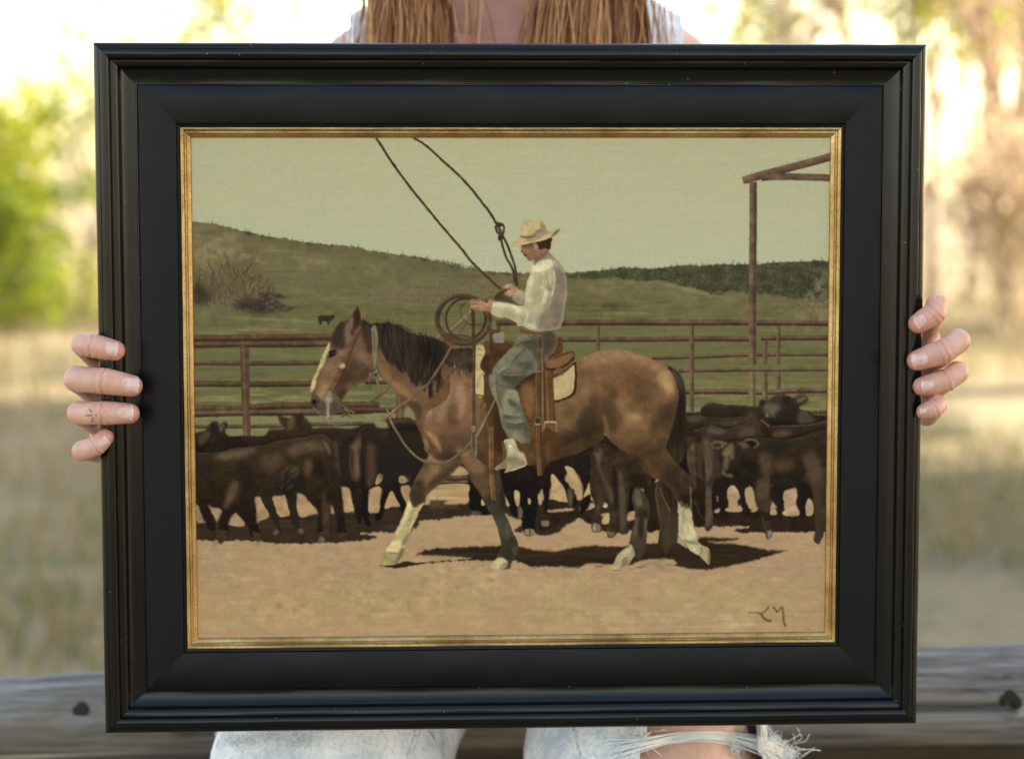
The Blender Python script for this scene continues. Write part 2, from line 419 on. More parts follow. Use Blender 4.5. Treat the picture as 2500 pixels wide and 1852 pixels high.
    R(tK('760,1612 1060,1605 1470,1590 2110,1585'), 9, '75604b', '5f4c3b')
    R(tF('1600,560 1760,550 2230,548'), 8, '76604c', '5e4a3a'); R(tI('110,52 700,42 1300,40 2010,35'), 9, '78614e', '604b3c')
    R(tI('170,310 700,305 1200,315 1500,295 2010,292'), 13, '7c6452', '5f4a3a')
    R(tI('190,570 350,572'), 8, '6b4c38', '533c2c'); R(tI('1680,560 2010,553'), 8, '7c5c40', '5b3f2a')
    K('8f8a3e', tI('1700,580 1895,592'), 3, .6, soft=.5)
    def post(p, w, hi='7b6850', dk='4a392e', md='645040'):
        K(md, p, w, 1, soft=.5); K(dk, p+[w*.3, 0], w*.35, .8, soft=.8); K(hi, p-[w*.28, 0], w*.3, .6, soft=.8)
    post(tK('368,1385 372,1560'), 9); post(tK('1052,1385 1055,1700'), 10); post(tK('1685,1385 1683,1660'), 9)
    post(tK('1588,1490 1588,1660'), 12, '84735a', '544234'); post(tF('1760,400 1762,1060'), 10)
    post(tI('1150,80 1160,400'), 13, '85765a', '4f4031'); post(tI('1318,70 1316,275'), 11, '7d6a50', '544234'); post(tI('1000,70 1005,480'), 17, '8b7b54', '57483a', '746244')
    post(tK('1500,340 1500,700 1496,1100 1496,1660'), 18, '77624e', '4a3930', '67513f')
    K('67513f', tK('1425,330 1600,280 1850,215 2110,145'), 19, 1, soft=.5); K('4d3d38', tK('1430,350 1600,300 1850,235 2110,168'), 5, .7, soft=.8)
    K('7a6450', tK('1430,312 1600,262 1850,197 2110,128'), 4, .6, soft=.8)
    K('64503f', tK('1560,318 1700,298 2110,311'), [12, 17], 1, soft=.5); K('45393a', tK('1560,322 1760,322 2110,329'), 4, .7, soft=.8)
    dabs(tS('466,1250 2040,1250 2040,1570 466,1570'), 2600, .0, 18, 6, .02, .45, spread=.25)
    dabs(tS('466,345 2040,345 2040,680 466,560'), 900, .4, 16, 7, .01, .35, spread=.8)
    # ---- cattle shadows on the dirt
    DK = '3c3024'
    P(DK, tH('-60,1500 440,1530 700,1450 1000,1400 1500,1390 1900,1370 2230,1370 2700,1360 2700,1600 1900,1620 1600,1660 1300,1690 800,1700 -60,1700'), soft=1.3, rough=1.8, var=.1, tex='h')
    P(DK, tM('120,40 160,-10 1000,-20 1060,20 1165,35 1080,58 900,72 620,78 480,68 330,60 160,65'), soft=.8, rough=1.6)
    P('3b2f25', tE('0,970 200,920 500,870 900,900 1200,870 1500,880 1500,990 1200,1020 900,1060 600,1080 200,1130 0,1160'), soft=1, rough=2)
    P('4a3d2c', tE('780,830 980,825 940,880 1100,880 1100,920 780,920'), soft=1.2, a=.9, rough=1.5)
    P('3b2f25', tE('1650,880 2000,900 2600,880 3300,870 3300,960 3000,980 2700,1020 2500,1080 2300,1230 2100,1250 1980,1200 1790,1200 1900,1090 1700,1000'), soft=1, rough=2)
    P('33281f', tG('-100,740 230,740 560,740 600,900 1000,930 1300,1000 1300,1100 1100,1080 900,1120 700,1110 400,950 300,990 0,1080 -100,1100'), soft=1, rough=1.8)
    P('b09872', tG('400,790 560,760 560,820 420,860'), soft=.8, rough=1); P('a88f68', tG('0,850 280,820 300,850 60,875'), soft=.8, rough=1)
    P('33281f', tJ('250,980 500,860 1000,820 2010,880 2010,1090 1700,1105 1300,1110 900,1120 780,1090 1000,1040 500,1040 300,1050'), soft=.8, rough=1.8)
    # ---- cattle at left
    FUR = ['46382b', '5d4a39', '3a2e26', '2b2420', '6d5a46', '4f3d2e', '2a2a2c']
    def beast(p, base='43352a', n=300, ang=.6, soft=.8, rough=.9):
        base = '%02x%02x%02x' % tuple(int(int(base[i:i+2], 16)*.70) for i in (0, 2, 4))
        K('2a211a', np.vstack([p, p[:1]]), 3.5, .55, soft=1.4)
        r = P(base, p, soft=soft, rough=rough, var=.05, tex='m'); m = full(r)
        ya, yb = p[:, 1].min(), p[:, 1].max(); g = np.clip(1.32-.62*(np.arange(PH)/PS+Y0-ya)/(yb-ya), .7, 1.32)[:, None, None].astype(np.float32)
        BUF[:] = BUF*(1-m[..., None])+BUF*g*m[..., None]
        if n: hairs(p, n, ang, 11, FUR, 1.5, .24, .6, .4, clip=m)
        return m
    c3 = beast(tH('1480,370 1600,350 1760,355 1980,365 2080,335 2180,330 2260,350 2260,900 1700,900 1500,500'), '40332a', 120)
    c2 = beast(tH('480,480 860,460 930,420 970,370 1040,345 1150,340 1090,290 1070,205 1130,225 1200,240 1250,210 1300,200 1360,205 1440,280 1480,360 1510,430 1800,460 1800,800 480,900'), '463829', 260, -.4)
    blobs(c2, [('5a4937', tH('1180,240 1250,230 1260,340 1180,380'), 4, .7), ('2c241f', tH('1300,200 1370,210 1340,300 1300,330'), 4, .7), ('6b5a48', tH('950,380 1000,350 1150,350 1100,380'), 3, .5)])
    c1h = beast(tH('-30,700 -30,460 150,400 210,350 250,290 300,275 330,290 330,340 410,285 440,310 415,410 470,460 600,480 700,600 400,660 200,680'), '42342a', 160)
    blobs(c1h, [('5c4936', tH('90,470 200,400 240,420 180,520 100,560'), 5, .7), ('2a2c26', tH('180,600 400,600 400,650 220,670'), 4, .8), ('6a5a45', tH('345,350 400,300 410,310 370,400'), 3, .7), ('2a221d', tH('240,360 300,300 310,380 260,400'), 4, .7)])
    c4 = beast(tH('1700,520 1960,560 2020,440 2180,400 2260,380 2700,380 2700,1050 2260,1070 2190,1150 2180,1320 2170,1460 2200,1530 2130,1530 2100,1400 2070,1500 2030,1470 1990,1330 1960,1200 1930,1080 1800,1060 1700,1050'), '46382b', 260, 1.4)
    blobs(c4, [('6b543e', tH('1960,560 2080,480 2150,700 2130,900 2180,1040 2080,960 1990,980 1990,700'), 6, .75), ('2e2620', tH('1790,600 1940,580 1950,900 1900,1000 1790,950'), 6, .8),
               ('5c4734', tH('1730,560 1780,560 1780,960 1730,950'), 4, .7), ('2e2620', tH('2050,560 2110,800 2100,1000 2060,900'), 4, .6)])
    c5 = beast(np.vstack([tH('2230,370'), tB('700,1640 860,1580 1000,1600 1150,1620 1180,1590 1130,1510 1200,1490 1300,1490 1400,1480 1480,1520 1540,1560 1600,1700'), tE('700,200 760,300 700,400 620,520 560,640 540,700 480,560 400,520 390,660 420,760 480,880 450,970 400,930 360,860 300,720 240,820 210,960 160,1060 100,1060 160,850 180,660 110,600 60,680 20,760 20,960 -60,960 -60,0')]), '3d3027', 400, 1.2)
    P('b0936a', tE('130,520 190,520 180,600 100,640'), soft=.7, a=.9); P('a98c66', tE('390,535 505,540 510,600 400,620'), soft=.7, a=.9)
    P('a98b63', tE('40,700 160,670 130,850 110,960 20,975 20,800'), soft=.7); P('a98b63', tE('300,715 360,820 400,900 300,910 215,930 240,820'), soft=.7)
    P('a98b63', tE('415,665 520,650 530,700 510,780 480,850 440,760'), soft=.7)
    blobs(c5, [('594535', tE('0,200 100,180 110,500 60,640 0,640'), 8, .6), ('2a2723', tE('150,250 500,200 640,400 560,640 200,600'), 14, .7), ('554233', tB('1150,1520 1400,1490 1500,1560 1200,1590'), 4, .6), ('241f1d', tB('1170,1550 1480,1550 1540,1640 1180,1640'), 5, .6)])
    # legs seen beyond + near calf
    for s in ('840,1180 1000,1180 1040,1350 1090,1560 1120,1600 1060,1600 980,1440', '1150,1160 1300,1150 1290,1280 1310,1440 1340,1580 1370,1600 1300,1600 1230,1500 1190,1340'):
        P('2e2820', tH(s), soft=.7, rough=.7)
    for s in ('790,1220 850,1230 900,1330 950,1430 860,1480 800,1490', '1000,1190 1150,1190 1180,1330 1200,1410 1080,1430 1040,1330'):
        P('a88a62', tH(s), soft=.9, rough=1)
    P('ab8d66', tH('1310,1150 1400,1190 1540,1360 1530,1380 1340,1440 1300,1300'), soft=.9, rough=1)
    P('a88a62', tH('1840,1090 1920,1090 1960,1240 1985,1350 1880,1370 1850,1230'), soft=.9); P('a88a62', tH('2230,1080 2190,1150 2170,1350 2230,1380 2300,1360 2300,1200'), soft=.9)
    P('a88a62', tH('1710,1300 1740,1300 1760,1370 1700,1390'), soft=1)
    P('ab8e68', tH('235,1320 350,1340 360,1380 320,1500 280,1440'), soft=.9, rough=.8); P('8f7c60', tH('80,1310 130,1420 140,1490 80,1470'), soft=1)
    P('a48864', tH('440,1530 480,1440 540,1400 600,1450 640,1480 640,1540'), soft=1, rough=1.2)
    c1 = beast(tH('-40,640 120,650 280,665 400,650 500,610 700,590 900,570 1050,520 1250,490 1400,470 1500,440 1600,435 1680,470 1750,560 1770,700 1780,900 1830,1080 1850,1250 1870,1480 1890,1640 1800,1650 1790,1480 1730,1310 1700,1330 1710,1650 1560,1650 1560,1450 1540,1350 1440,1240 1330,1140 1100,1170 980,1180 850,1180 780,1200 790,1300 800,1480 850,1660 740,1660 700,1540 600,1430 540,1380 460,1490 440,1660 290,1660 320,1500 380,1350 250,1310 200,1290 300,1480 320,1560 250,1600 170,1500 80,1280 -40,1200'), '47382a', 1300, .5)
    blobs(c1, [('6b5846', tH('300,680 700,600 800,640 500,740 330,730'), 8, .6), ('6b553f', tH('450,1100 520,1000 600,1050 560,1200 430,1330 400,1300'), 7, .55), ('29241f', tH('560,800 700,780 780,950 700,1100 620,1000'), 9, .65),
               ('272420', tH('1050,1020 1300,900 1400,1060 1300,1130 1100,1150'), 9, .75), ('68553f', tH('1150,620 1400,520 1600,540 1650,620 1400,640 1250,700'), 9, .5), ('64492f', tH('1380,760 1480,740 1460,900 1400,940'), 6, .6),
               ('292320', tH('1500,700 1600,760 1660,900 1560,950 1500,850'), 8, .6), ('7a6b55', tH('1600,510 1680,560 1700,660 1680,660 1640,570'), 3, .5), ('5c4735', tH('850,700 1050,640 1150,760 1000,900 880,840'), 10, .5),
               ('60483a', tH('1640,1080 1700,1200 1700,1640 1620,1640 1600,1300'), 6, .4), ('2d2826', tH('90,820 260,820 260,960 100,960'), 8, .55), ('24201d', tH('620,1240 700,1250 720,1380 660,1360'), 6, .6), ('24201d', tH('1640,1120 1700,1120 1720,1200 1680,1280 1640,1240'), 5, .6)])
    hairs(tH('1080,900 1300,760 1350,900 1280,1060 1080,1080'), 60, -1., 22, ['6a6450', '5a5650', '75705c'], 1.3, .5, .4)
    for s in ('290,1600 440,1600 430,1690 380,1760 330,1740', '740,1620 850,1640 850,1720 820,1740', '1560,1620 1700,1620 1690,1690 1600,1700', '1790,1620 1880,1620 1890,1680 1810,1690'):
        P('42352a', tH(s), soft=.8, rough=.7)
    for s in ('155,98 165,60 190,60 180,90', '400,88 440,60 455,60 440,88', '800,70 815,35 840,50 835,72'):
        P('8d7a5e', tM(s), soft=.9, a=.6)
    for s in ('1000,1620 1050,1590 1060,1640 1010,1650', '1300,1590 1350,1570 1380,1620 1330,1640'):
        P('6b5c4d', tH(s), soft=1.2, a=.8)
    # ---- cattle beyond the horse's belly
    P('2c241c', tG('-300,-60 300,-60 900,-60 1100,200 1100,420 560,420 330,330 200,320 -300,300'), soft=1, sm=False)
    cm = beast(tE('1150,300 2300,380 2700,300 3500,200 3500,640 3300,700 3250,960 3150,1000 3100,880 3050,960 2990,900 2900,560 2760,640 2730,760 2700,900 2620,980 2600,900 2640,760 2600,560 2500,440 2430,500 2420,600 2520,700 2560,850 2500,900 2460,820 2330,620 2250,640 2200,900 2180,980 2150,700 2100,740 2080,900 2050,1080 2040,1230 1930,1240 1890,1050 1870,900 1830,900 1830,1010 1780,1000 1720,860 1680,760 1650,900 1560,980 1400,1000 1250,900 1230,600'), '31281f', 500, 1.4)
    for s in ('1800,710 1860,730 1860,870 1830,900 1800,820', '1970,800 2000,830 1990,880 1965,860', '2085,760 2140,800 2130,870 2100,880', '1690,790 1740,890 1700,890', '1400,810 1440,880 1395,890'):
        P('b39a6c', tE(s), soft=.6)
    P('a68962', tE('1130,412 1230,480 1235,520 1130,530 1035,525'), soft=.6)
    R(tE('940,565 1230,560'), 14, '70543f', '563f2f'); P('2d231c', tE('900,610 1240,610 1240,635 880,640'), soft=.6)
    P('ae9364', tE('780,730 900,640 1230,635 1235,760 1230,850 1000,830 790,825'), soft=.6, var=.08, tex='h')
    P('b19569', tG('55,405 150,500 210,590 245,740 160,740 40,690 60,600 45,500'), soft=.7, rough=.8); P('b19a6c', tG('210,325 300,330 350,430 370,520 350,650 280,560 270,440'), soft=.7, rough=.8)
    P('b19a6c', tG('515,510 530,640 500,660 440,690 480,580'), soft=.7)
    P('3a2e24', tG('230,600 330,600 310,750 280,800 250,740'), soft=1); P('7a6a5a', tG('250,600 300,600 300,790 270,790'), soft=2, a=.5)
    cg = full(P('3d3026', tG('560,80 760,60 1060,220 1260,420 1240,600 1100,560 1000,640 1000,1000 980,1130 890,1130 880,1000 840,1010 840,1150 730,1160 750,900 720,760 660,800 650,960 660,1100 550,1100 540,960 580,800 530,640 520,480'), soft=.8, rough=.8, var=.1))
    blobs(cg, [('5e4c39', tG('620,100 680,140 640,300 720,500 800,640 780,760 700,520 610,300'), 5, .7), ('5a4a38', tG('860,380 920,440 960,800 960,1050 900,1080 880,800'), 4, .7), ('272019', tG('800,300 860,500 860,800 820,800'), 5, .7), ('272019', tG('1000,400 1200,420 1230,580 1100,560 1020,620'), 8, .6),
               ('695744', tG('570,150 640,180 620,290'), 3, .5), ('55432f', tG('600,640 660,700 640,880 600,860'), 4, .5)])
    P('c2b084', tG('680,790 730,770 730,815 690,815'), soft=.7); P('b19a6c', tG('680,930 750,880 750,1000 670,1010'), soft=.8); P('ad8f6c', tG('990,880 1065,860 1075,950 980,970'), soft=.8)
    P('8d7b5c', tG('550,1020 640,1020 640,1100 560,1100'), soft=1, a=.8); K('c4b894', tG('580,1000 575,1090'), 3, .6); P('7c6a4e', tG('735,1110 820,1120 810,1160 740,1160'), soft=1, a=.7)
    P('9c8a62', tE('1930,1180 2030,1180 2040,1240 1940,1245'), soft=1, a=.9); K('3a2f24', tE('1985,1180 1990,1240'), 4, .8, soft=.5)
    P('8f7f5f', tE('2130,1080 2220,1080 2210,1140 2140,1140'), soft=1, a=.8); P('84705a', tE('1280,960 1380,960 1380,1010 1290,1010'), soft=1.5, a=.6)
    P('8a7359', tE('1850,900 1900,950 1890,1040 1850,1040'), soft=1.5, a=.7)
    # ---- cattle at right
    r1 = beast(tI('180,620 340,590 400,490 500,445 620,465 720,475 1000,490 1100,490 1160,560 1230,620 2010,640 2010,1300 180,1300'), '42352b', 300, .3)
    blobs(r1, [('5f4e40', tI('200,610 380,600 440,640 260,680'), 5, .5), ('31261f', tI('420,520 1000,520 1100,600 800,600 500,590'), 10, .6), ('5c5044', tI('540,740 400,700 900,640 900,760'), 8, .35), ('54402f', tI('940,560 1030,550 1050,700 960,760 900,700'), 8, .6)])
    r2 = beast(tI('1090,480 1090,430 1130,410 1200,410 1260,370 1330,345 1430,360 1510,390 1560,360 1630,355 1675,390 1660,440 1600,470 1575,490 1590,530 1690,550 1760,600 2010,610 2010,720 1240,720 1220,620 1170,540'), '4c4034', 240, .2)
    blobs(r2, [('665a4b', tI('1130,500 1200,440 1340,480 1300,600 1240,610'), 6, .7), ('2b2420', tI('1100,430 1140,420 1140,470 1100,470'), 2, .8), ('2f2822', tI('1370,370 1500,400 1450,480 1390,450'), 5, .7), ('72614e', tI('1540,400 1640,370 1650,400 1570,440'), 3, .6),
               ('302721', tI('1500,480 1570,500 1540,700 1510,700'), 5, .7), ('5a4d3e', tI('1580,540 1700,570 1760,700 1560,700'), 7, .6), ('2f2822', tI('1270,580 1400,520 1500,600 1400,700 1300,700'), 10, .5)])
    r3 = beast(tI('1230,880 1130,640 1200,690 1300,720 1740,700 2010,660 2010,1000 1240,1000'), '46372b', 200, .2)
    K('6b635c', tI('1330,720 1500,718 1740,700 2010,640'), 3, .5, soft=1); K('7a6f5f', tI('1100,650 1160,690 1210,735'), 4, .6, soft=.8)
    blobs(r3, [('6a4f3c', tI('1260,800 1400,770 1500,820 1280,870'), 6, .5)])
    r4 = beast(tI('280,780 450,730 520,720 700,760 940,680 980,640 1060,640 1120,800 1120,880 760,880 620,920 520,930 500,1000 560,1200 540,1300 450,1400 440,1200 400,1000 390,860'), '4a3d31', 240, .2)
    blobs(r4, [('66584a', tI('450,760 560,730 700,780 600,830 480,820'), 5, .5), ('5e4836', tI('820,800 980,720 1040,820 900,860'), 6, .5), ('6a5642', tI('400,880 500,880 540,1200 480,1300 430,1100'), 6, .7)])
    r5 = full(P('40332a', tJ('230,-50 560,0 640,430 560,560 520,760 520,1040 430,1090 410,840 420,640 380,480 320,560 300,470 210,300 200,-50'), soft=.8, rough=.8))
    blobs(r5, [('6b5843', tI('230,1000 300,950 310,1300 310,1460 260,1380 210,1200'), 5, .75), ('2a211a', tI('320,900 390,900 420,1200 400,1380 320,1300'), 5, .7), ('604e3c', tI('410,880 500,960 530,1250 470,1400 430,1200'), 5, .6), ('6a5643', tJ('420,640 500,600 520,900 440,1060 420,840'), 4, .5), ('54402e', tJ('320,60 380,60 390,500 340,480'), 4, .5)])
    r6 = beast(tI('640,940 820,900 900,900 1000,870 1100,870 1400,890 1600,850 1740,800 2010,750 2010,1500 1740,1480 1700,1500 1650,1420 1540,1460 1400,1500 1300,1480 1220,1600 1060,1600 1000,1460 900,1500 840,1700 820,1500 750,1430 700,1550 700,1800 640,1800 600,1500 640,1350 600,1100'), '43352a', 700, 1.)
    P('43352a', tJ('1060,540 1250,540 1240,760 1200,900 1240,1080 1250,1130 1195,1200 1150,1100 1130,960 1080,840 1030,700'), soft=.8, rough=.8)
    P('43352a', tJ('1640,400 1990,380 1960,1000 1880,1100 1870,1140 1840,1220 1810,1255 1750,1210 1770,1080 1750,900 1740,760'), soft=.8, rough=.8)
    P('2a221c', tJ('640,460 860,470 920,700 980,900 880,900 860,780 830,600 760,540 710,600 700,860 620,960 600,700'), soft=.8, rough=.8)
    P('2a221c', tJ('1230,560 1400,560 1390,760 1380,920 1310,920 1300,800 1220,700'), soft=.8, rough=.8); P('28211c', tJ('1540,500 1680,520 1740,700 1660,760 1650,940 1580,920 1540,760'), soft=.8, rough=.8)
    P('28211c', tJ('520,520 640,480 640,900 520,900'), soft=1); P('30261e', tJ('1000,860 1240,880 1240,960 1000,980'), soft=1)
    blobs(r6, [('705f4a', tI('680,980 760,940 780,1100 720,1150 690,1250 650,1260 660,1100 620,1080'), 4, .8), ('6a5642', tI('820,930 900,920 980,960 900,1000 860,960'), 4, .6), ('29211c', tI('930,910 1020,900 1040,960 980,980'), 3, .8),
               ('25221f', tI('900,1140 1000,1150 1150,1220 1130,1280 1000,1260 900,1230'), 6, .8), ('5d4a37', tI('1080,1080 1230,1060 1240,1250 1180,1400 1120,1300'), 9, .6), ('604734', tI('1280,1150 1480,1130 1500,1230 1320,1280'), 10, .5),
               ('2b2821', tI('1150,900 1500,900 1480,1000 1250,1080 1150,980'), 12, .5), ('5b4938', tI('1620,1100 1780,1050 1860,1300 1740,1450 1680,1300'), 10, .6), ('27231d', tI('780,1250 900,1230 980,1400 800,1400'), 8, .6), ('2b2822', tI('1320,1350 1560,1300 1600,1440 1380,1460'), 9, .6),
               ('2a2c24', tI('560,1050 640,1100 650,1280 580,1250'), 6, .7), ('5c4735', tI('1060,1380 1220,1380 1200,1600 1080,1600'), 6, .5)])
    P('6b5a46', tI('490,940 540,905 620,910 690,930 640,990 560,1005 510,980'), soft=1, rough=.6); P('33291f', tI('520,940 600,930 620,970 550,980'), soft=1.5, a=.8)
    K('8c7a5c', tI('905,905 960,885 1040,900 1075,940 1020,990'), 4, .6, soft=.8); P('8d7a60', tI('640,1270 700,1310 750,1300 760,1350 700,1340 640,1320'), soft=1.5, a=.6)
    K('2c2019', tI('700,1100 740,1140 720,1200'), 8, .5, soft=1.5); P('2a1f1a', tI('860,1090 920,1070 900,1110'), soft=1, a=.7)
    for s in ('705,720 700,600 750,540 800,570 835,620 840,715', '1390,620 1540,595 1535,730 1480,740 1390,735', '1385,850 1530,790 1570,905 1390,905', '1665,740 1700,700 1740,800 1740,895 1660,900', '1230,840 1290,835 1300,895 1230,895', '690,820 850,790 870,860 690,860', '1000,830 1060,800 1060,850 1005,870', '540,850 600,825 600,870 545,875'):
        P('ae9270', tJ(s), soft=.6, rough=.6)
    K('8b9088', tJ('575,680 580,740'), 4, .7, soft=.7); P('8f8b80', tJ('1190,1110 1240,1090 1235,1140 1195,1195'), soft=1.2, a=.8)
    K('6c5c48', tJ('300,740 380,920 500,1000'), 2, .6); K('6c5c48', tJ('1120,920 1150,1060'), 3, .5, soft=1)
    P('2d241c', tJ('60,380 250,380 330,440 430,500 430,1000 330,1040 260,960 250,700 200,500'), soft=1, sm=False); P('4b3c2e', tJ('215,150 300,140 310,420 318,540 300,580 250,470'), soft=2, a=.8); K('6c5c48', tJ('300,740 380,920 500,1000'), 2, .5)
    P('2d241c', tG('1180,560 1420,480 1600,560 1640,1100 1350,1090 1200,1100 1150,900'), soft=1, sm=False)
    def rim(p, c='6d6150', w=2.2, a=.5, dark=True):
        if dark: K('1e1813', p-[0, 3.2], w+2.5, .5, soft=1.6)
        K(c, p, w, a, soft=.9)
    rim(tH('70,662 280,660 400,645 500,610 700,588 900,568 1050,520 1250,490 1400,472 1500,442 1600,442 1680,475 1745,560 1765,700')); rim(tH('1930,560 2000,470 2120,345 2230,352'), '5c4a39'); rim(tH('1490,370 1760,362 1960,372'), '54463a', 2, .4, False)
    rim(tH('900,450 950,385 1040,352 1150,350'), '6a5a48', 2, .5, False); rim(tH('1075,215 1120,330 1150,360'), '5c4d3e', 2, .5, False); rim(tH('1300,205 1440,290 1500,420'), '4f4236', 2, .5, False); rim(tH('85,440 150,405 215,352 255,295'), '5c4b3a', 2, .4, False)
    rim(tI('905,885 1000,872 1100,870 1400,892 1600,856 1740,808 1900,775'), '4f4f56'); rim(tI('285,785 450,732 520,722 700,762 940,685 980,642'), '6b5f50'); rim(tI('200,612 340,594 450,622 700,628 900,612'), '64584a'); rim(tI('360,585 400,495 500,450 620,468 1000,492 1160,562 1230,630'), '4e4136', 2, .5, False); rim(tI('1240,720 1400,725 1740,705 1900,650'), '5e5a58')
    for q, c in (('395,900 390,1000 440,1200 455,1380', '6d5b47'), ('540,1150 520,1300 470,1420', '2a211b'), ('1590,1080 1640,1300 1740,1500', '2a211b'), ('1240,1300 1220,1450 1200,1600', '2a211b'), ('660,1120 640,1260 650,1300', '7d6a52'), ('780,960 740,1120 700,1260', '5c4b39')): K(c, tI(q), 4, .5, soft=1.2)
    for q, c in (('1710,700 1720,900 1740,1060', '2a211b'), ('1540,1380 1560,1650', '2a211b'), ('760,1180 700,1260 620,1300', '2a211b'), ('380,1360 330,1480 310,1600', '6a5845'), ('600,1050 560,1180 460,1300', '2a211b'), ('1790,600 1800,780 1820,960', '5c4a38'), ('1950,560 1945,800 1990,1000', '6b553f')): K(c, tH(q), 4, .5, soft=1.2)
    # ---- the horse's cast shadow
    SH = '352a1f'
    P(SH, np.vstack([tE('600,1490 700,1440 850,1410 1000,1410 1300,1390 1600,1385'), tN('120,90 170,95 300,120 400,125 560,95 650,90 780,95 960,75 1150,70 1200,100 1290,35 1400,40 1520,45 1400,65 1580,90 1700,115 1820,118 1700,150 1600,180 1440,215 1320,235 1200,225 1100,200 1050,170 900,185 860,205 700,200 600,195 540,222 400,215 240,218 215,200 160,180 100,180'), tE('1400,1530 1200,1525 900,1500 700,1500')]), soft=1.3, rough=1.2, sm=False, var=.10, tex='h')
    P(SH, np.vstack([tE('130,1620 300,1615 400,1580 500,1570 560,1585 800,1570 1000,1545 1240,1520 1500,1520 1560,1560 1300,1555 1000,1570 700,1600 450,1640 300,1650')]), soft=.6, rough=1.4)
    P('a58e67', tE('700,1512 1000,1518 1270,1525 1150,1548 900,1565 600,1580 560,1570'), soft=.8, rough=1.2)
    P('a88f68', tN('930,180 1080,165 1140,195 1060,215 960,200'), soft=1, rough=1.5); P('ae9470', tN('1330,60 1420,60 1480,68 1400,78'), soft=1, rough=1.2, a=.7)
    P('b39b72', tG('1950,1180 2050,1190 2100,1240 2230,1240 2230,1200 2050,1150'), soft=1.5, a=.0)
    hairs(tS('1150,1345 1500,1340 1900,1350 1750,1385 1400,1395 1180,1385'), 160, 0, 22, ['40322a', '2a201a', '4a3b2c'], 2, .5, .2)
    dabs(tS('466,980 1030,980 1030,1300 466,1330'), 900, .9, 12, 4, .08, .5, spread=.8)
    dabs(tS('1650,980 2040,980 2040,1300 1650,1300'), 700, 1.2, 12, 4, .08, .5, spread=.7)
    # ---- far hind leg + tail
    m = full(P('463a2b', tG('1090,560 1040,640 1030,720 1060,820 1070,900 1060,1000 1030,1100 1010,1200 1000,1270 1040,1330 1060,1400 1130,1440 1180,1360 1200,1280 1215,1150 1225,1000 1245,900 1245,780 1210,680 1150,600'), soft=.7, rough=.6))
    blobs(m, [('6b5f48', tG('1080,600 1130,620 1160,760 1110,800 1060,700'), 4, .7), ('5d543f', tG('1080,930 1110,960 1080,1150 1040,1200'), 4, .6), ('5c5544', tG('1190,960 1220,980 1210,1120 1180,1150'), 3, .6), ('2d261d', tG('1120,980 1170,960 1160,1150 1120,1180'), 4, .7), ('2b251d', tG('1100,850 1220,840 1220,930 1110,930'), 6, .5)])
    m = full(P('b0a078', tG('1015,1265 930,1330 860,1380 830,1450 795,1530 850,1570 915,1558 940,1530 1000,1490 1045,1430 1070,1370 1040,1290'), soft=.7, rough=.7))
    blobs(m, [('c4b884', tG('1000,1300 880,1390 850,1460 930,1420 1010,1350'), 3, .7), ('817555', tG('920,1440 1000,1420 1000,1480 940,1530 900,1540'), 3, .8), ('8b8a78', tG('1030,1290 1060,1370 1040,1400 1020,1340'), 2, .6)])
    hairs(tG('1010,1270 880,1380 850,1450 1000,1450 1050,1380'), 30, 2.2, 12, ['cfc592', '8d8360'], 1.4, .6, .4, clip=m)
    tail = np.vstack([tF('1470,500 1560,540 1620,600 1660,680 1680,780 1692,900 1692,1100 1690,1300 1680,1500 1640,1650 1560,1700'), tG('1560,300 1600,600 1610,900 1590,1200 1540,1280 1500,1340 1440,1380 1370,1300 1350,1220 1370,1100 1360,1000 1330,850 1310,700 1330,520 1400,440 1440,200'), tF('1440,1480 1480,1350 1540,1150 1580,950 1590,780 1550,660 1510,590')])
    m = full(P('352e22', tail, soft=.7, rough=.7, var=.1, tex='v'))
    blobs(m, [('5c4f3c', tF('1500,530 1600,610 1660,760 1620,760 1540,640'), 5, .7), ('24201a', tF('1580,900 1680,900 1680,1400 1480,1450 1560,1200'), 9, .6), ('4b3d2c', tG('1340,560 1440,760 1560,1000 1560,1250 1420,1350 1380,1100'), 9, .6), ('282019', tG('1420,560 1560,600 1590,800 1500,800'), 8, .7)])
    hairs(tG('1330,500 1590,800 1590,1280 1440,1370 1360,1250 1370,1050'), 170, lambda x, y: 1.5+(x-1630)*-.004, 46, ['4c3f2d', '2a231b', '554735', '3a2f23'], 1.6, .4, .1, .08, clip=m)
    hairs(tF('1490,520 1640,640 1690,900 1690,1500 1480,1500 1590,900'), 140, 1.5, 36, ['403829', '282219', '4a4030'], 1.6, .3, .1, .08, clip=m)
    K('6d5c42', tG('1345,520 1325,640 1345,780 1380,960'), 3, .7, soft=.5); K('6d5c42', tG('1370,560 1420,700 1500,860'), 3, .6, soft=.5)
    # ---- horse: far (forward) foreleg
    fl = tE('720,330 690,400 640,500 580,600 535,700 510,780 480,900 440,1010 390,1120 340,1220 325,1290 255,1370 222,1440 218,1490 188,1580 200,1612 330,1610 380,1580 430,1500 455,1440 475,1370 512,1300 532,1220 562,1130 612,1020 652,930 705,860 730,770 800,705 885,640 960,580 1040,500 1120,420 1180,330')
    m = full(P('694f36', fl, soft=.7, rough=.6))
    blobs(m, [('876848', tE('760,380 900,370 860,520 760,650 720,600 780,480'), 8, .8), ('443629', tE('600,600 700,600 700,720 690,860 560,920 530,800 540,700'), 9, .9), ('473829', tE('1000,400 1120,350 1100,430 900,620 720,720 740,620 900,500'), 9, .8), ('7a5c3f', tE('700,520 760,500 740,650 700,660'), 6, .5)])
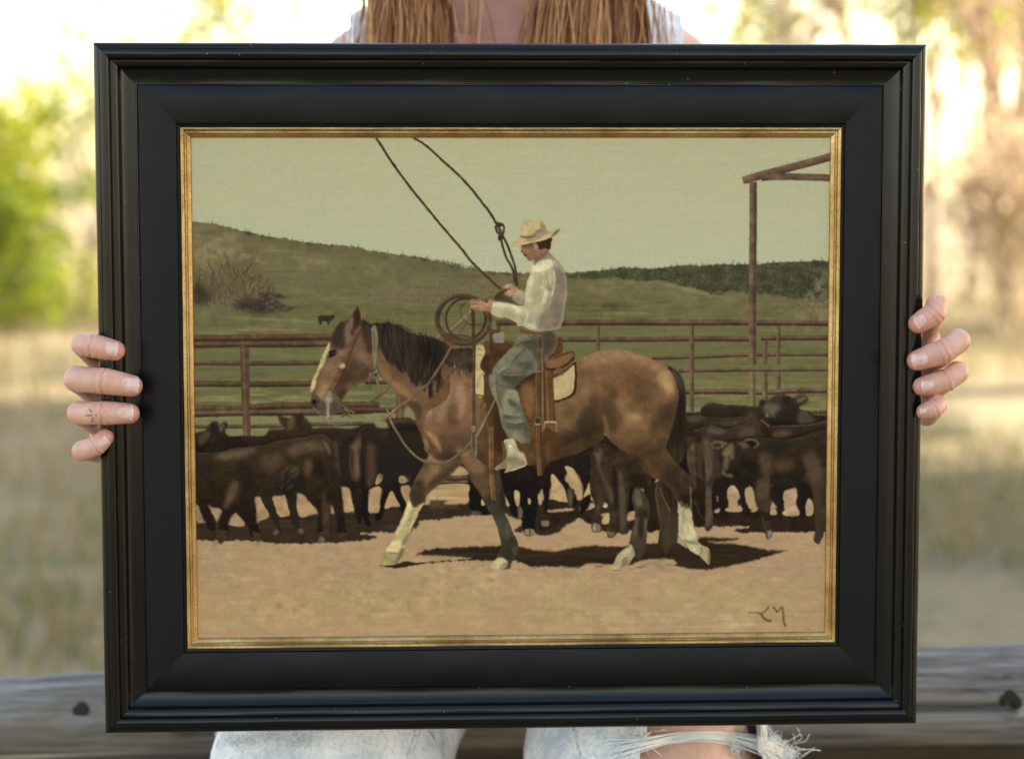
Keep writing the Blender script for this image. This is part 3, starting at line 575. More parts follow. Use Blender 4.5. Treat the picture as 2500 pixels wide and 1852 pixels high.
    wm = full(P('bda873', tE('500,770 530,850 560,920 620,900 695,850 660,930 612,1020 562,1130 532,1220 512,1300 475,1370 455,1440 430,1500 380,1580 330,1612 200,1616 186,1580 216,1490 222,1440 255,1370 325,1290 340,1220 390,1120 440,1010 478,900'), soft=.8, rough=1.1, clip=m))
    blobs(wm, [('d8c88e', tE('500,860 540,930 470,1080 400,1200 350,1260 420,1080'), 4, .8), ('8e8261', tE('540,960 600,940 560,1060 500,1150 480,1120'), 3, .7), ('d8c88e', tE('250,1400 330,1320 420,1320 400,1440 240,1460'), 4, .7), ('7f7354', tE('225,1455 330,1465 415,1465 400,1490 260,1480'), 1.5, .7), ('9d9064', tE('210,1500 400,1500 360,1590 200,1600'), 4, .8),
               ('716650', tE('420,1400 455,1440 400,1560 320,1610 370,1520'), 4, .9), ('746a4e', tE('490,1240 525,1220 500,1310 440,1380 420,1350'), 4, .7), ('ccb97f', tE('560,980 620,950 570,1100 530,1180'), 3, .5)])
    hairs(tE('500,860 650,930 530,1230 340,1280'), 90, 2.0, 16, ['d3c890', '948863', 'a79b6c', 'c4b77e'], 1.5, .5, .25, .1, clip=wm)
    # near foreleg
    nl = np.vstack([tE('1000,250 1130,330 1180,410 1235,490 1255,570 1310,650 1380,750 1430,850 1470,940 1530,1020 1580,1130 1612,1240 1630,1330 1630,1400 1600,1480 1560,1560 1500,1650'), tM('1855,225 1890,234 1960,232 1978,222 1982,208'), tE('1750,1620 1790,1530 1840,1470 1850,1400 1825,1300 1772,1200 1725,1080 1690,980 1690,800 1640,600 1600,420 1500,250')])
    m = full(P('4d3f30', nl, soft=.7, rough=.7))
    blobs(m, [('775a3f', tE('1130,250 1300,260 1420,320 1420,480 1350,560 1250,480 1170,380'), 12, .9), ('604a36', tE('1280,520 1450,520 1480,700 1420,760 1320,640'), 8, .8), ('3f3a2d', tE('1450,760 1600,860 1680,980 1640,1060 1540,1000 1460,900'), 8, .8), ('48463a', tE('1580,1060 1700,1060 1780,1260 1720,1330 1640,1300'), 7, .9),
               ('2d2820', tE('1640,620 1690,760 1690,980 1620,860'), 7, .8), ('3a3629', tE('1640,1300 1800,1300 1830,1440 1740,1560 1620,1480'), 8, .8), ('5f5b49', tE('1700,1100 1730,1140 1720,1300 1690,1280'), 4, .5), ('58533f', tE('1780,1400 1840,1400 1820,1480 1780,1480'), 3, .5)])
    m = full(P('b9ad79', tM('1852,226 1868,192 1895,165 1930,163 1955,185 1950,215 1935,228 1900,236'), soft=.7, rough=.7))
    blobs(m, [('8b7f5c', tM('1930,200 1955,190 1945,228 1900,236 1900,225'), 2, .8), ('d0c590', tM('1880,180 1930,172 1920,195 1880,200'), 2, .6)])
    # ---- horse body
    body = np.vstack([tB('1350,1000 1400,600 1700,520 1880,580 1960,620 2180,640'), tD('0,420 300,500 900,500 1300,440 1430,520'), tF('340,430 450,388 600,330 750,300 870,292 1000,318 1150,368 1260,410 1370,460 1460,520 1520,590 1562,680 1592,780 1602,880 1585,980 1555,1100 1530,1200 1500,1300 1460,1400 1440,1500'),
                      tG('1440,80 1500,180 1560,260 1640,340 1720,420 1790,500 1815,560 1770,620 1755,700 1765,850 1770,950 1800,1080 1842,1180 1835,1225 1900,1275 1960,1300 1987,1380 1975,1500 1900,1440 1860,1400 1760,1350 1700,1270 1640,1210 1605,1150 1600,1000 1600,850 1590,760 1540,660 1480,560 1400,490 1300,460 1220,380 1150,290 1060,220 960,150 870,90 800,40'),
                      tF('740,1370 705,1300 680,1380 600,1440 480,1500 350,1560 200,1600 60,1640 -150,1660 -400,1700'), tE('1500,420 1300,300 1130,320 1000,340 850,330 760,270 720,200 680,100 650,0'), tB('1530,1620 1500,1530 1480,1440 1450,1380 1400,1320')])
    bm_ = full(P('74543a', body, soft=.7, rough=.5, var=.05, tex='m'))
    HB = [('87694a', tF('400,420 700,320 950,320 1250,430 1500,600 1400,620 1100,480 800,440 500,500'), 16, .7), ('ab8a5c', tF('1350,600 1470,560 1540,680 1550,800 1500,860 1400,760'), 12, .8), ('5f4630', tF('900,520 1100,520 1300,700 1300,900 1150,980 1000,760 850,640'), 22, .75),
          ('5c4a33', tF('1100,840 1250,880 1200,990 1090,960'), 14, .5), ('5c4630', tF('450,560 560,560 620,700 560,760 450,700'), 16, .4), ('4e3c29', tF('740,740 840,760 840,900 760,880'), 12, .6), ('4c3a28', tF('500,860 640,900 640,1200 700,1290 550,1330 350,1240 380,1020'), 16, .75),
          ('ae8c5c', tF('950,1060 1080,1080 1150,1150 1050,1190 960,1140'), 10, .9), ('94724a', tF('860,900 960,900 1000,1050 1250,1200 1200,1290 1000,1260 880,1150'), 16, .75), ('8a6d48', tF('420,740 540,720 520,880 460,1000 420,880'), 12, .6), ('8a6c47', tF('110,960 380,900 400,1050 250,1250 130,1200'), 16, .7),
          ('5c452e', tF('180,1000 350,1000 330,1100 200,1150'), 14, .5), ('443526', tF('150,1350 450,1250 650,1280 500,1420 200,1480'), 16, .75), ('6b4c2f', tF('350,1420 650,1330 680,1380 450,1500 200,1570 130,1560'), 10, .75), ('4f3b28', tF('640,920 760,900 860,1050 840,1300 720,1250 680,1080'), 12, .55),
          ('4b3a29', tF('1350,1000 1560,960 1540,1130 1400,1240 1250,1270 1350,1150'), 14, .7), ('775a3c', tF('1300,1300 1440,1270 1440,1400 1320,1420'), 8, .6), ('8d7048', tF('680,1090 740,1180 760,1350 800,1430 760,1390 700,1280'), 5, .8), ('7f6141', tF('800,1300 1200,1300 1250,1400 1000,1440 850,1400'), 14, .6),
          ('57422e', tF('1000,1460 1400,1440 1430,1560 1200,1600 1050,1540'), 12, .6), ('6b4d31', tG('1180,250 1420,220 1520,320 1440,400 1260,380'), 12, .85), ('4b3b2d', tG('960,140 1150,230 1250,380 1180,360 1050,230'), 6, .8), ('483a2d', tG('1500,300 1640,350 1800,520 1740,700 1600,760 1480,560 1380,460'), 12, .9),
          ('5a4b3b', tG('1600,380 1700,440 1700,560 1600,520'), 8, .6), ('2f281f', tG('1640,700 1750,680 1750,800 1640,800'), 8, .7), ('5e4c3a', tG('1500,560 1560,560 1600,680 1560,680'), 5, .6)]
    blobs(bm_, HB)
    g = np.clip(1.14-.36*(np.arange(PH)/PS+Y0-870)/250, .76, 1.14)[:, None, None].astype(np.float32)*np.ones((1, 1, 3), np.float32)
    BUF[:] = BUF*(1-bm_[..., None])+BUF*g*bm_[..., None]
    K('382a1e', np.vstack([tE('1000,345 1300,330 1560,330'), tF('-100,1640 130,1600 350,1545 600,1425 690,1370')]), 34, .55, soft=9, clip=bm_)
    K('3d2e20', tF('1600,640 1620,800 1620,900 1590,1020 1550,1200 1490,1400'), 26, .5, soft=8, clip=bm_); K('a08158', tF('420,420 600,350 760,318 870,310 1000,335 1150,385'), 12, .35, soft=5, clip=bm_)
    K('a5845a', tF('1040,1120 1130,1160'), 22, .5, soft=6, clip=bm_); K('a08058', tF('1450,620 1510,700 1510,800'), 22, .5, soft=6, clip=bm_)
    K('34281d', tF('690,1120 600,1260 480,1330 300,1340'), 34, .45, soft=9, clip=bm_); K('9b7b54', tB('1900,1050 1870,1250 1840,1420'), 12, .45, soft=4, clip=bm_); K('9b7b54', tB('2050,1000 2080,1200 2060,1400'), 12, .4, soft=4, clip=bm_); K('9b7b54', tB('1680,1330 1660,1500'), 12, .4, soft=4, clip=bm_)
    dabs(body, 1500, lambda x, y: 1.1 if x > 1400 else 1.3, 16, 6, .045, .45, clip=bm_, spread=.4)
    # chest and shoulder
    blobs(bm_, [('7c5c41', tB('1560,1300 1750,1100 2180,900 2200,1640 1560,1640'), 16, .8), ('a07e60', tB('1800,1150 1900,1000 1950,1100 1900,1300 1800,1500 1750,1450'), 10, .55), ('a07e60', tB('2000,1050 2100,1100 2100,1400 2020,1500 1980,1300'), 10, .55), ('a07e60', tB('1600,1280 1740,1250 1720,1400 1640,1500'), 8, .5),
                ('5a4231', tB('1900,1400 1980,1300 2000,1550 1900,1600'), 9, .5), ('53402f', tB('1480,1250 1600,1300 1560,1640 1520,1640'), 7, .75), ('5e4533', tE('900,50 1200,0 1250,200 1000,200 850,300 780,150'), 14, .7), ('a07e58', tE('720,0 790,100 900,250 920,260 860,80 780,0'), 5, .8), ('8e7051', tE('690,60 740,120 760,220 700,160'), 4, .7),
                ('8b6c4c', tE('1080,200 1250,220 1250,330 1140,300'), 6, .7), ('3f3024', tE('880,240 1000,220 1080,300 900,350'), 8, .6)])
    P('8b6c4e', tE('730,330 770,265 800,300 840,340 900,360 880,400 740,395'), soft=2, a=.9)
    dabs(tB('1480,900 2180,860 2200,1700 1500,1700'), 420, 1.35, 20, 5, .07, .5, clip=bm_, spread=.25)
    dabs(tG('900,0 1500,0 1800,500 1700,800 1300,460'), 260, .9, 14, 5, .06, .5, clip=bm_, spread=.3)
    # white sock of the near hind leg
    sk = full(P('b8aa80', tG('1598,765 1640,800 1700,820 1765,860 1770,950 1800,1080 1842,1180 1835,1225 1900,1275 1960,1300 1987,1380 1975,1500 1900,1440 1860,1400 1760,1350 1700,1270 1640,1210 1602,1150 1600,1000'), soft=.7, rough=.9))
    blobs(sk, [('8d8462', tG('1640,860 1670,860 1670,1000 1650,1050'), 3, .6), ('d2c69c', tG('1700,1000 1780,1060 1810,1180 1720,1200 1660,1100'), 5, .7), ('857b5c', tG('1640,1205 1800,1230 1860,1250 1780,1255 1680,1235'), 2, .7), ('b09a76', tG('1880,1300 1970,1320 1975,1490 1900,1430 1870,1380'), 3, .9), ('7f6f55', tG('1870,1300 1900,1290 1880,1380 1850,1390'), 2, .8),
               ('6f5b45', tG('1965,1350 1990,1380 1978,1500 1960,1480'), 2, .8), ('c3ba88', tG('1700,1270 1860,1300 1860,1380 1760,1330'), 4, .6)])
    hairs(tG('1600,770 1760,870 1780,1100 1610,1150'), 80, 1.5, 18, ['cdc698', '8e8564', 'a59c70'], 1.5, .5, .12, .1, clip=sk)
    K('8c8062', tG('1745,560 1752,700 1752,860'), 3, .6, soft=.7)
    hairs(tG('1590,740 1760,800 1740,850 1620,800'), 40, 1.5, 12, ['3a3228', 'b8aa80'], 1.6, .7, .15)
    # ---- neck and head
    neck = tB('830,290 890,305 950,345 1010,325 1080,335 1150,320 1230,352 1320,378 1400,430 1480,468 1560,475 1640,492 1720,510 1800,545 1900,600 1900,1200 1650,1400 1560,1560 1500,1530 1480,1440 1450,1380 1400,1330 1340,1290 1290,1220 1210,1130 1150,1070 1090,1010 1040,950 960,1000 760,800 760,400')
    nm = full(P('6b4d37', neck, soft=.7, rough=.5))
    blobs(nm, [('8f6a46', tB('1050,820 1120,860 1200,980 1350,1100 1450,1200 1500,1240 1440,1290 1300,1190 1150,1020 1060,930'), 8, .8), ('4a3729', tB('1290,1200 1420,1260 1560,1340 1540,1520 1480,1400 1380,1300'), 7, .8), ('7d5f46', tB('1400,1000 1550,1000 1700,1200 1600,1300 1480,1180'), 12, .6), ('75573f', tB('1080,680 1120,760 1180,900 1120,880'), 6, .7)])
    # mane
    mane = tB('790,330 830,295 890,305 950,345 1010,325 1080,335 1150,320 1230,352 1320,378 1400,430 1480,468 1560,475 1640,492 1720,510 1800,545 1880,590 1960,640 2180,640 2190,860 2160,930 2100,870 2060,900 1980,860 1900,870 1820,820 1800,980 1760,1180 1740,1020 1700,1060 1690,1200 1660,1240 1640,1080 1600,1090 1560,1000 1520,1100 1480,1080 1420,1000 1400,920 1330,930 1280,900 1200,830 1120,760 1080,660 1050,620 1020,640 960,500 900,760 880,600 850,480 800,560 780,480')
    mm = full(P('332b23', mane, soft=1, rough=1.6, var=.14, tex='v'))
    mm2 = np.clip(mm*1.0, 0, 1)
    hairs(mane, 900, lambda x, y: 1.35+.0006*(x-900), 34, ['2b2620', '3a332a', '463e33', '1f1c19', '4d4438', '332d26', '3f382e'], 1.5, .5, .16, .1, clip=mm2)
    hairs(tB('1000,330 1500,480 1900,640 1800,900 1400,860 1100,700'), 60, 1.45, 40, ['5c5546', '4d493c'], 1.3, .4, .1, .1)
    blobs(mm2, [('4c4034', tB('1900,680 2180,700 2180,850 1950,830'), 12, .6), ('1f1c19', tB('1560,560 1800,600 1760,900 1600,900'), 14, .4)])
    for s in ('1080,335 1120,322 1180,318', '1560,475 1540,455 1570,450', '1350,380 1420,420 1440,470', '1230,350 1290,350 1340,375'):
        K('2c2620', tB(s), 2, .8)
    hairs(tB('1550,900 1820,860 1800,1150 1560,1080'), 60, 1.7, 46, ['332a22', '241e19', '5c4636'], 1.8, .7, .15, .1)
    hairs(tB('1850,850 2180,850 2170,950 1950,930'), 60, 1.5, 26, ['332a22', '3f352b', '8b6c50'], 1.8, .6, .12, .1)
    # head
    head = tB('690,290 640,300 590,322 530,372 490,440 460,520 430,592 390,670 350,760 320,840 290,930 250,1000 225,1080 212,1160 222,1230 208,1290 225,1340 260,1400 320,1445 390,1442 450,1450 520,1440 572,1395 592,1330 612,1240 650,1185 705,1125 765,1075 860,1045 950,1010 1010,960 1030,880 1000,700 960,500 900,380 830,310')
    hmk = full(P('694d38', head, soft=.6, rough=.5))
    blobs(hmk, [('7f6347', tB('460,760 560,740 600,900 520,1000 440,1150 330,1250 300,1100 340,900'), 10, .8), ('7d6048', tB('760,620 880,660 940,820 880,900 760,760'), 12, .6), ('463427', tB('640,880 760,800 900,880 960,920 900,1000 760,1040 640,1080 560,1180 500,1240 500,1120 560,1000'), 12, .8),
                ('3a2c24', tB('830,300 960,360 990,560 930,700 880,560 830,440'), 7, .8), ('3b2e26', tB('640,300 560,340 480,480 460,560 540,640 620,640 640,500 620,380'), 8, .85), ('7c5f49', tB('620,380 690,330 720,450 700,560 640,560 620,470'), 5, .85), ('4b3829', tB('900,420 960,500 960,700 900,640'), 6, .5),
                ('5f4c3f', tB('440,560 520,600 560,640 470,640 430,620'), 5, .6), ('9a7c50', tB('290,1140 400,1080 420,1140 350,1250 320,1290 280,1230'), 6, .8), ('5a4638', tB('680,780 860,800 840,960 700,980'), 10, .5), ('423327', tB('520,1180 640,1130 600,1240 560,1260'), 5, .7),
                ('3d342f', tB('220,1220 290,1210 330,1290 300,1400 240,1360 215,1290'), 5, .85), ('57493f', tB('330,1260 400,1300 400,1400 300,1400 300,1330'), 5, .8), ('50443b', tB('450,1290 560,1290 570,1390 500,1430 440,1420'), 5, .9), ('7b6656', tB('330,1440 260,1395 230,1340 260,1360 320,1410'), 2.5, .6)])
    P('b7ab72', tB('452,565 440,640 400,740 365,860 320,910 310,960 285,1010 280,1070 250,1150 215,1170 212,1120 225,1060 250,990 290,920 320,830 350,750 385,680 420,600'), soft=.8, rough=.9)
    K('d0c58c', tB('445,590 380,700 330,820 300,920 245,1020 225,1120'), 4, .5, soft=1.2)
    dabs(head, 420, 2.0, 9, 3, .05, .45, clip=hmk, spread=.5)
    # eye, nostril
    P('2b211b', tB('435,720 445,680 490,665 540,672 550,700 510,730 470,745 440,755'), soft=.8); K('1c1614', tB('440,690 490,668 545,680'), 4, .8); P('4a4a38', tB('480,690 520,685 530,705 490,712'), soft=1, a=.7)
    K('8a6e55', tB('450,765 500,745 545,715'), 4, .6, soft=.8); P('8b7150', tB('560,670 600,645 640,650 640,700 580,740 550,720'), soft=2, a=.7); hairs(tB('530,660 580,660 560,720 530,720'), 14, 2.2, 9, ['b3a58a', '9a8b70'], 1, .6, .3)
    P('221b19', tB('232,1270 270,1262 282,1290 262,1315 240,1310'), soft=1, a=.9); K('8b7a6a', tB('225,1250 260,1235 290,1260'), 3, .5, soft=.8)
    hairs(tB('440,1000 560,860 600,960 480,1120'), 22, 2.2, 20, ['54402f', '8d7050'], 1.3, .4, .3)
    # forelock, ear
    hairs(tB('650,300 560,340 480,470 470,580 560,640 620,620 640,430'), 130, 1.95, 30, ['2a231f', '40362d', '5a4d40', '2f2823'], 1.5, .6, .15, .1, clip=hmk)
    er = full(P('4b3a2f', tB('785,135 815,190 828,260 830,310 800,420 720,480 690,420 680,300 715,240 740,190'), soft=.6, rough=.5))
    blobs(er, [('7a5f4c', tB('700,260 740,280 720,400 690,430 680,320'), 4, .8), ('2e241f', tB('780,140 815,200 800,330 740,420 740,300'), 6, .6)])
    P('836444', tB('825,230 880,195 875,260 850,280 832,300'), soft=1, rough=.8); hairs(tB('820,230 885,195 870,280 830,300'), 16, -1.2, 10, ['a08458', '5c452f'], 1.3, .7, .4)
    hairs(tB('690,420 830,400 850,480 740,620 690,500'), 60, 2.0, 14, ['3b2e26', '5c4738', '8a6e58'], 1.2, .5, .3)
    # ---- bridle and bosal cord
    def strap(p, w, c='5e412d', hi='7c5c41', dk='3a271c'):
        K(dk, p+[1.5, 1], w+1.5, .7, soft=.6); K(c, p, w, 1, soft=.4); K(hi, p-[w*.25, 0], w*.25, .5, soft=.5)
    strap(tB('820,370 770,450 720,560 680,680 640,790 600,880'), 9, '634532')
    strap(tB('590,880 560,960 510,1050 460,1150'), 12, '634532')
    P('3a2a20', tB('560,640 620,650 600,660'), a=.0)
    P('97907a', tB('560,850 578,825 608,818 632,834 636,862 608,890 578,884'), soft=.9, rough=.8, var=.1, tex='f'); P('b9b4a0', ell(*tB('598,850')[0], 4, 3.5), soft=.8, a=.6)
    P('7c7265', tB('400,1170 440,1150 470,1180 490,1230 470,1290 450,1340 440,1420 442,1530 425,1550 412,1500 405,1380 390,1310 372,1260 395,1220'), soft=.7, rough=.6); K('a39a8a', tB('425,1250 425,1350 420,1500'), 4, .6, soft=.8); K('5f554b', tB('470,1200 450,1300 440,1450'), 3, .6, soft=.8)
    P('978d7e', ell(*tB('428,1262')[0], 7, 6), soft=1, a=.7)
    for s in ('470,1170 540,1230 640,1330 750,1420', '470,1200 560,1280 640,1370 710,1480', '480,1240 520,1240 560,1260', '540,1300 600,1400 690,1470'):
        K('5c4a3a', tB(s), 3.2, .9)
    K('8d7758', tB('600,1330 680,1390 750,1425'), 3, .7); K('8d7758', tB('620,1360 670,1420 700,1480'), 2.5, .7); K('5e4c38', tB('430,1480 480,1490'), 3, .7); K('4c3f2d', tB('590,1470 660,1440'), 4, .8)
    for s in ('965,390 975,560 985,760 1000,900', '1000,400 1025,520 1010,720 1000,860'):
        K('6b624a', tB(s), 6, .95, soft=.4); K('8e8668', tB(s)-[1.5, 0], 1.5, .6, soft=.4)
    P('7e7558', tB('965,395 985,358 1010,370 1020,430 1010,640 990,560 985,440'), soft=.8, a=.8)
    P('5f5745', tB('920,960 980,900 1030,890 1040,960 1080,1000 1060,1030 1010,1000 960,990'), soft=1, rough=1.2, var=.3, tex='f'); K('6c644e', tB('940,960 920,1030 925,1080'), 3.5, .9); K('9b9276', tB('1010,900 1030,930'), 4, .6); P('9a8a66', ell(*tB('1060,1005')[0], 4, 4), soft=.7, a=.7)
    hairs(tB('915,1060 950,1060 945,1160 925,1150'), 10, 1.6, 10, ['3a3329', '5c523f'], 1.2, .8, .15)
    CD = '7b6850'
    def cord(s, w=5.5, c='6b5843', hi='9a8768', a=1):
        K('3c3026', s+[1, 1.4], w+.8, .45*a, soft=.7); K(c, s, w, a, soft=.4); K(hi, s-[.8, .8], w*.3, .55*a, soft=.5)
    cord(np.vstack([tB('1010,980 1050,1120 1110,1270 1160,1420 1210,1560 1270,1660'), tE('380,20 430,110 500,200 590,290 680,345 780,378 900,380 980,360 1080,300 1180,220 1260,130 1330,60 1390,0'), tD('235,1450 330,1270 420,1090 470,1000')]), 5.5)
    cord(tB('870,1320 1000,1240 1100,1160 1170,1100'), 5, '605438', '7d7350')
    cord(tB('1070,1500 1180,1430 1290,1340 1400,1270 1520,1150 1640,1070 1760,900 1850,760 1930,610 1980,500'), 6, '6e5442', '8c7058')
    cord(tB('1750,510 1860,450 1980,360 2080,270 2170,180'), 6, '7d6a52', 'a08c6c'); cord(tB('1980,520 2040,420 2100,310 2150,220'), 5, '6b5843')
    cord(tB('1720,1170 1860,1010 1980,880 2180,730'), 3, '4a382b', '6d5745', .7); K('9c8a68', tB('1070,1500 1180,1430 1260,1370'), 4, .6, soft=.5)
    K('a49070', tB('440,1550 540,1565 640,1550'), 1.6, .5); hairs(tB('730,1080 760,1070 750,1120'), 6, 1.3, 12, ['3a2d23'], 1, .7, .4)
    # ---- rope coil
    rc = ['4f3d31', '5b483a', '44342a', '66523f', '3f3129']
    for k, (cx, cy, rx, ry, rot) in enumerate([(470, 1330, 335, 290, .1), (450, 1310, 300, 262, .12), (480, 1345, 310, 300, .05), (455, 1330, 320, 275, .15), (500, 1330, 240, 250, .1), (465, 1340, 328, 285, .0)]):
        q = ell(cx/5+1040, cy/5+520, rx/5, ry/5, rot)
        K('2f2520', np.vstack([q, q[:2]])+[.8, .8], 5.5, .6, soft=.6); K(rc[k % 5], np.vstack([q, q[:2]]), 4.6, 1, soft=.4); K('7d6652', np.vstack([q, q[:2]])-[.9, .9], 1.2, .5, soft=.4)
    cord(tC('500,1130 450,1170 435,1230 460,1320 530,1380 620,1400 690,1380'), 4, '55442f'); cord(tC('740,1240 790,1330 800,1440 810,1560 820,1650'), 6, '52402f', '75604a')
    for s in ('390,1560 470,1570 600,1580', '370,1600 480,1610 620,1600', '330,1540 420,1530 560,1545'):
        K('5a4233', tC(s), 5, .9)
    P('5e3f2d', tC('220,1480 340,1520 380,1600 340,1650 280,1600'), soft=1.5, a=.8)
    # ---- lariat to the sky
    def rope(p, w=6):
        K('453627', p, w, 1, soft=.35, rough=.35); K('7a6b50', p-[1.2, -.6], w*.25, .45, soft=.5)
    rope(np.vstack([tL('1383,25 1420,80 1470,160 1540,260 1600,340 1650,405 1720,490 1790,575 1850,650'), tC('200,190 330,340 460,490 560,620 700,760 840,890 930,965')]), 6)
    rope(np.vstack([tL('1655,25 1720,60 1800,125 1880,200 1960,270 2040,350 2100,420 2170,510'), tC('770,0 830,90 880,180')]), 6)
    rope(tC('880,180 920,250 960,330 1010,430 1060,560 1100,680 1120,790 1130,930'), 6); rope(tC('870,200 880,260 920,310 930,350 960,460 1000,590 1060,690 1090,780 1100,880'), 6)
    rope(tC('900,170 960,190 970,240 960,300 930,340'), 5); P('453627', tC('870,170 910,155 960,180 940,215 890,205'), soft=.6, rough=.8); P('453627', tC('905,330 950,310 970,330 940,375 905,380'), soft=.6, rough=.8)
    # ---- saddle, pad, straps
    P('bda876', tD('225,380 330,365 345,560 330,700 320,960 230,940 218,700'), soft=.6, rough=.5, var=.04)
    K('8d7e58', tD('245,380 320,420'), 3, .7); K('7d6d4d', tD('235,460 320,480'), 3, .6); K('8f8360', tD('235,860 290,720 320,670'), 5, .6, soft=1)
    K('3a2d22', tD('228,948 320,965'), 4, .7); P('aca37d', tD('185,720 195,900 175,890'), soft=.8)
    sd = full(P('563b27', tD('330,310 440,300 700,310 760,380 900,420 980,480 1100,540 1150,520 1300,440 1420,420 1430,520 1380,570 1250,640 1180,700 1150,740 1120,900 1180,1100 1200,1260 1240,1500 1230,1640 1180,1750 420,1750 400,1500 350,1100 330,950 340,700 290,640 285,560 340,440'), soft=.7, rough=.5))
    blobs(sd, [('805a38', tD('1080,560 1250,500 1410,440 1400,520 1250,620 1120,630'), 4, .9), ('3d2a1e', tD('300,560 340,460 430,480 420,640 340,700'), 7, .5), ('6d4a2f', tD('340,320 430,330 420,440 350,440'), 4, .6), ('402c1e', tD('440,420 620,420 560,500 440,560'), 7, .5), ('7b5737', tD('780,880 880,800 940,900 940,1100 880,1230 800,1060'), 8, .8),
               ('3c2a1d', tD('700,800 850,700 960,640 960,760 800,800 760,900'), 7, .7), ('33251a', tD('460,1000 560,1000 640,1400 600,1640 460,1640'), 8, .5), ('70502f', tD('900,1330 960,1330 960,1640 900,1500'), 6, .5), ('442f20', tD('1060,1480 1220,1480 1230,1640 1080,1640'), 6, .5)])
    P('b8a473', tD('1150,760 1260,720 1350,660 1430,590 1435,800 1420,900 1370,950 1300,985 1190,1010 1170,900'), soft=.6, rough=.7, var=.03, tex='m')
    K('362b22', tD('1440,560 1448,760 1435,900 1380,970 1300,1005 1190,1030'), 6, .9, rough=.9)
    K('362b22', tD('1150,740 1250,690 1360,620 1430,560'), 4, .8); K('76543a', tD('1180,690 1260,660 1340,600 1410,540'), 7, .9, soft=.6); K('33251b', tD('1090,640 1240,630 1350,570 1420,500'), 5, .8, soft=.6); K('b09470', tD('1170,690 1220,640 1270,625'), 3, .5)
    P('583b28', tD('1060,460 1180,330 1240,240 1280,270 1285,420 1200,480 1100,520'), soft=.8); K('8a6344', tD('1110,470 1190,380 1230,290'), 4, .6, soft=1)
    K('8a6344', tD('1060,560 1200,520 1410,440'), 3, .5, soft=.8)
    # horn wrap
    P('8f8575', tD('440,215 500,185 560,190 570,280 580,310 460,315 440,270'), soft=.8, rough=.7)
    for s in ('445,240 500,230 560,225', '445,265 510,258 575,262', '450,290 510,290 575,290'): K('69604f', tD(s), 2, .7, soft=.5)
    P('5c3a2a', tD('370,160 520,165 530,190 440,210 380,200'), soft=.8); K('6a4630', tD('580,290 640,320 700,330'), 5, .8)
    R(tC('880,1380 1130,1375'), 12, '6a5140', '523f30'); K('56412f', tC('900,1360 910,1470'), 9, .9, soft=.5)
    # ---- rider's jeans
    J_ = tD('790,200 980,215 1050,170 1180,170 1210,260 1200,400 1130,480 1060,560 1000,640 860,720 760,800 700,860 740,920 770,1030 830,1200 890,1360 880,1560 800,1550 720,1490 640,1480 600,1420 540,1300 500,1100 440,960 400,860 385,760 400,680 460,600 560,480 680,360 720,270')
    jm = full(P('686a5c', J_, soft=.6, rough=.5, var=.06))
    blobs(jm, [('777b67', tD('560,480 680,370 820,400 720,500 620,620 500,700 470,780 440,820 400,760 450,640'), 6, .85), ('4b4840', tD('820,260 960,250 1000,420 980,560 900,420 820,380'), 9, .8), ('4a4438', tD('1040,200 1190,190 1200,360 1090,480 1050,420'), 8, .9), ('44463b', tD('740,560 860,540 940,560 900,640 800,660'), 8, .6), ('3c3a31', tD('540,700 800,690 860,700 720,860 600,800'), 8, .5),
               ('82856f', tD('420,900 490,820 500,1000 560,1150 560,1260 500,1100'), 6, .7), ('868973', tD('600,900 740,920 740,1060 640,1090 560,1080 570,960'), 7, .6), ('44463e', tD('620,1000 700,1030 730,1080 650,1090'), 4, .7), ('898c76', tD('560,1090 700,1100 700,1160 600,1180'), 5, .6), ('4a4c42', tD('780,1050 880,1300 880,1500 820,1400'), 8, .6),
               ('878a74', tD('600,1240 800,1240 800,1290 640,1300'), 5, .5), ('81846e', tD('650,1400 780,1400 800,1500 700,1480'), 6, .6), ('4a5049', tD('560,1200 720,1200 760,1230 600,1250'), 4, .6), ('7a7d68', tD('760,220 930,230 860,260 770,300 720,350'), 5, .7), ('434842', tD('600,1320 780,1330 820,1370 640,1370'), 4, .5)])
    for s, c in (('820,400 730,490 640,600 560,660 490,740 480,820 500,960 550,1130', '3a3d37'), ('560,700 680,710 800,700', '8d9480'), ('540,720 640,740 780,720', '3f433b'), ('490,820 570,850 680,870 720,880', '373a33'), ('620,910 700,910 740,980 740,1060', '9aa08c'), ('700,370 830,290 960,230', '35362f'), ('570,1170 700,1190 800,1180', '9aa08c'), ('620,1300 720,1310 820,1300', '33372f'), ('500,690 560,640 650,600', 'a0a690'), ('790,300 860,270 940,250', '9aa08c')):
        K(c, tD(s), 4, .55, soft=1.)
    BUF[:] = BUF*(1-jm[..., None])+BUF*np.array([1.03, .985, .90], np.float32)*jm[..., None]
    dabs(J_, 500, 1.1, 14, 4, .06, .5, clip=jm, spread=.6)
    K('9aa093', tD('770,1560 840,1560 880,1530'), 4, .7, soft=.8)
    # belt
    P('6b452f', tD('780,140 860,180 1000,190 1060,180 1040,220 960,215 800,205 770,190'), soft=.8)
    # stirrup leathers & straps over the leg
    strap(tD('1000,240 1000,500 990,700'), 6, '5c4a36'); strap(tD('1035,400 1040,700 1045,1100 1050,1650'), 6, '6d563c', '8d7454')
    strap(tD('985,680 975,900 985,1200 980,1650'), 12, '5e4029'); strap(tD('1110,660 1120,900 1135,1270'), 19, '64432a', '84603f')
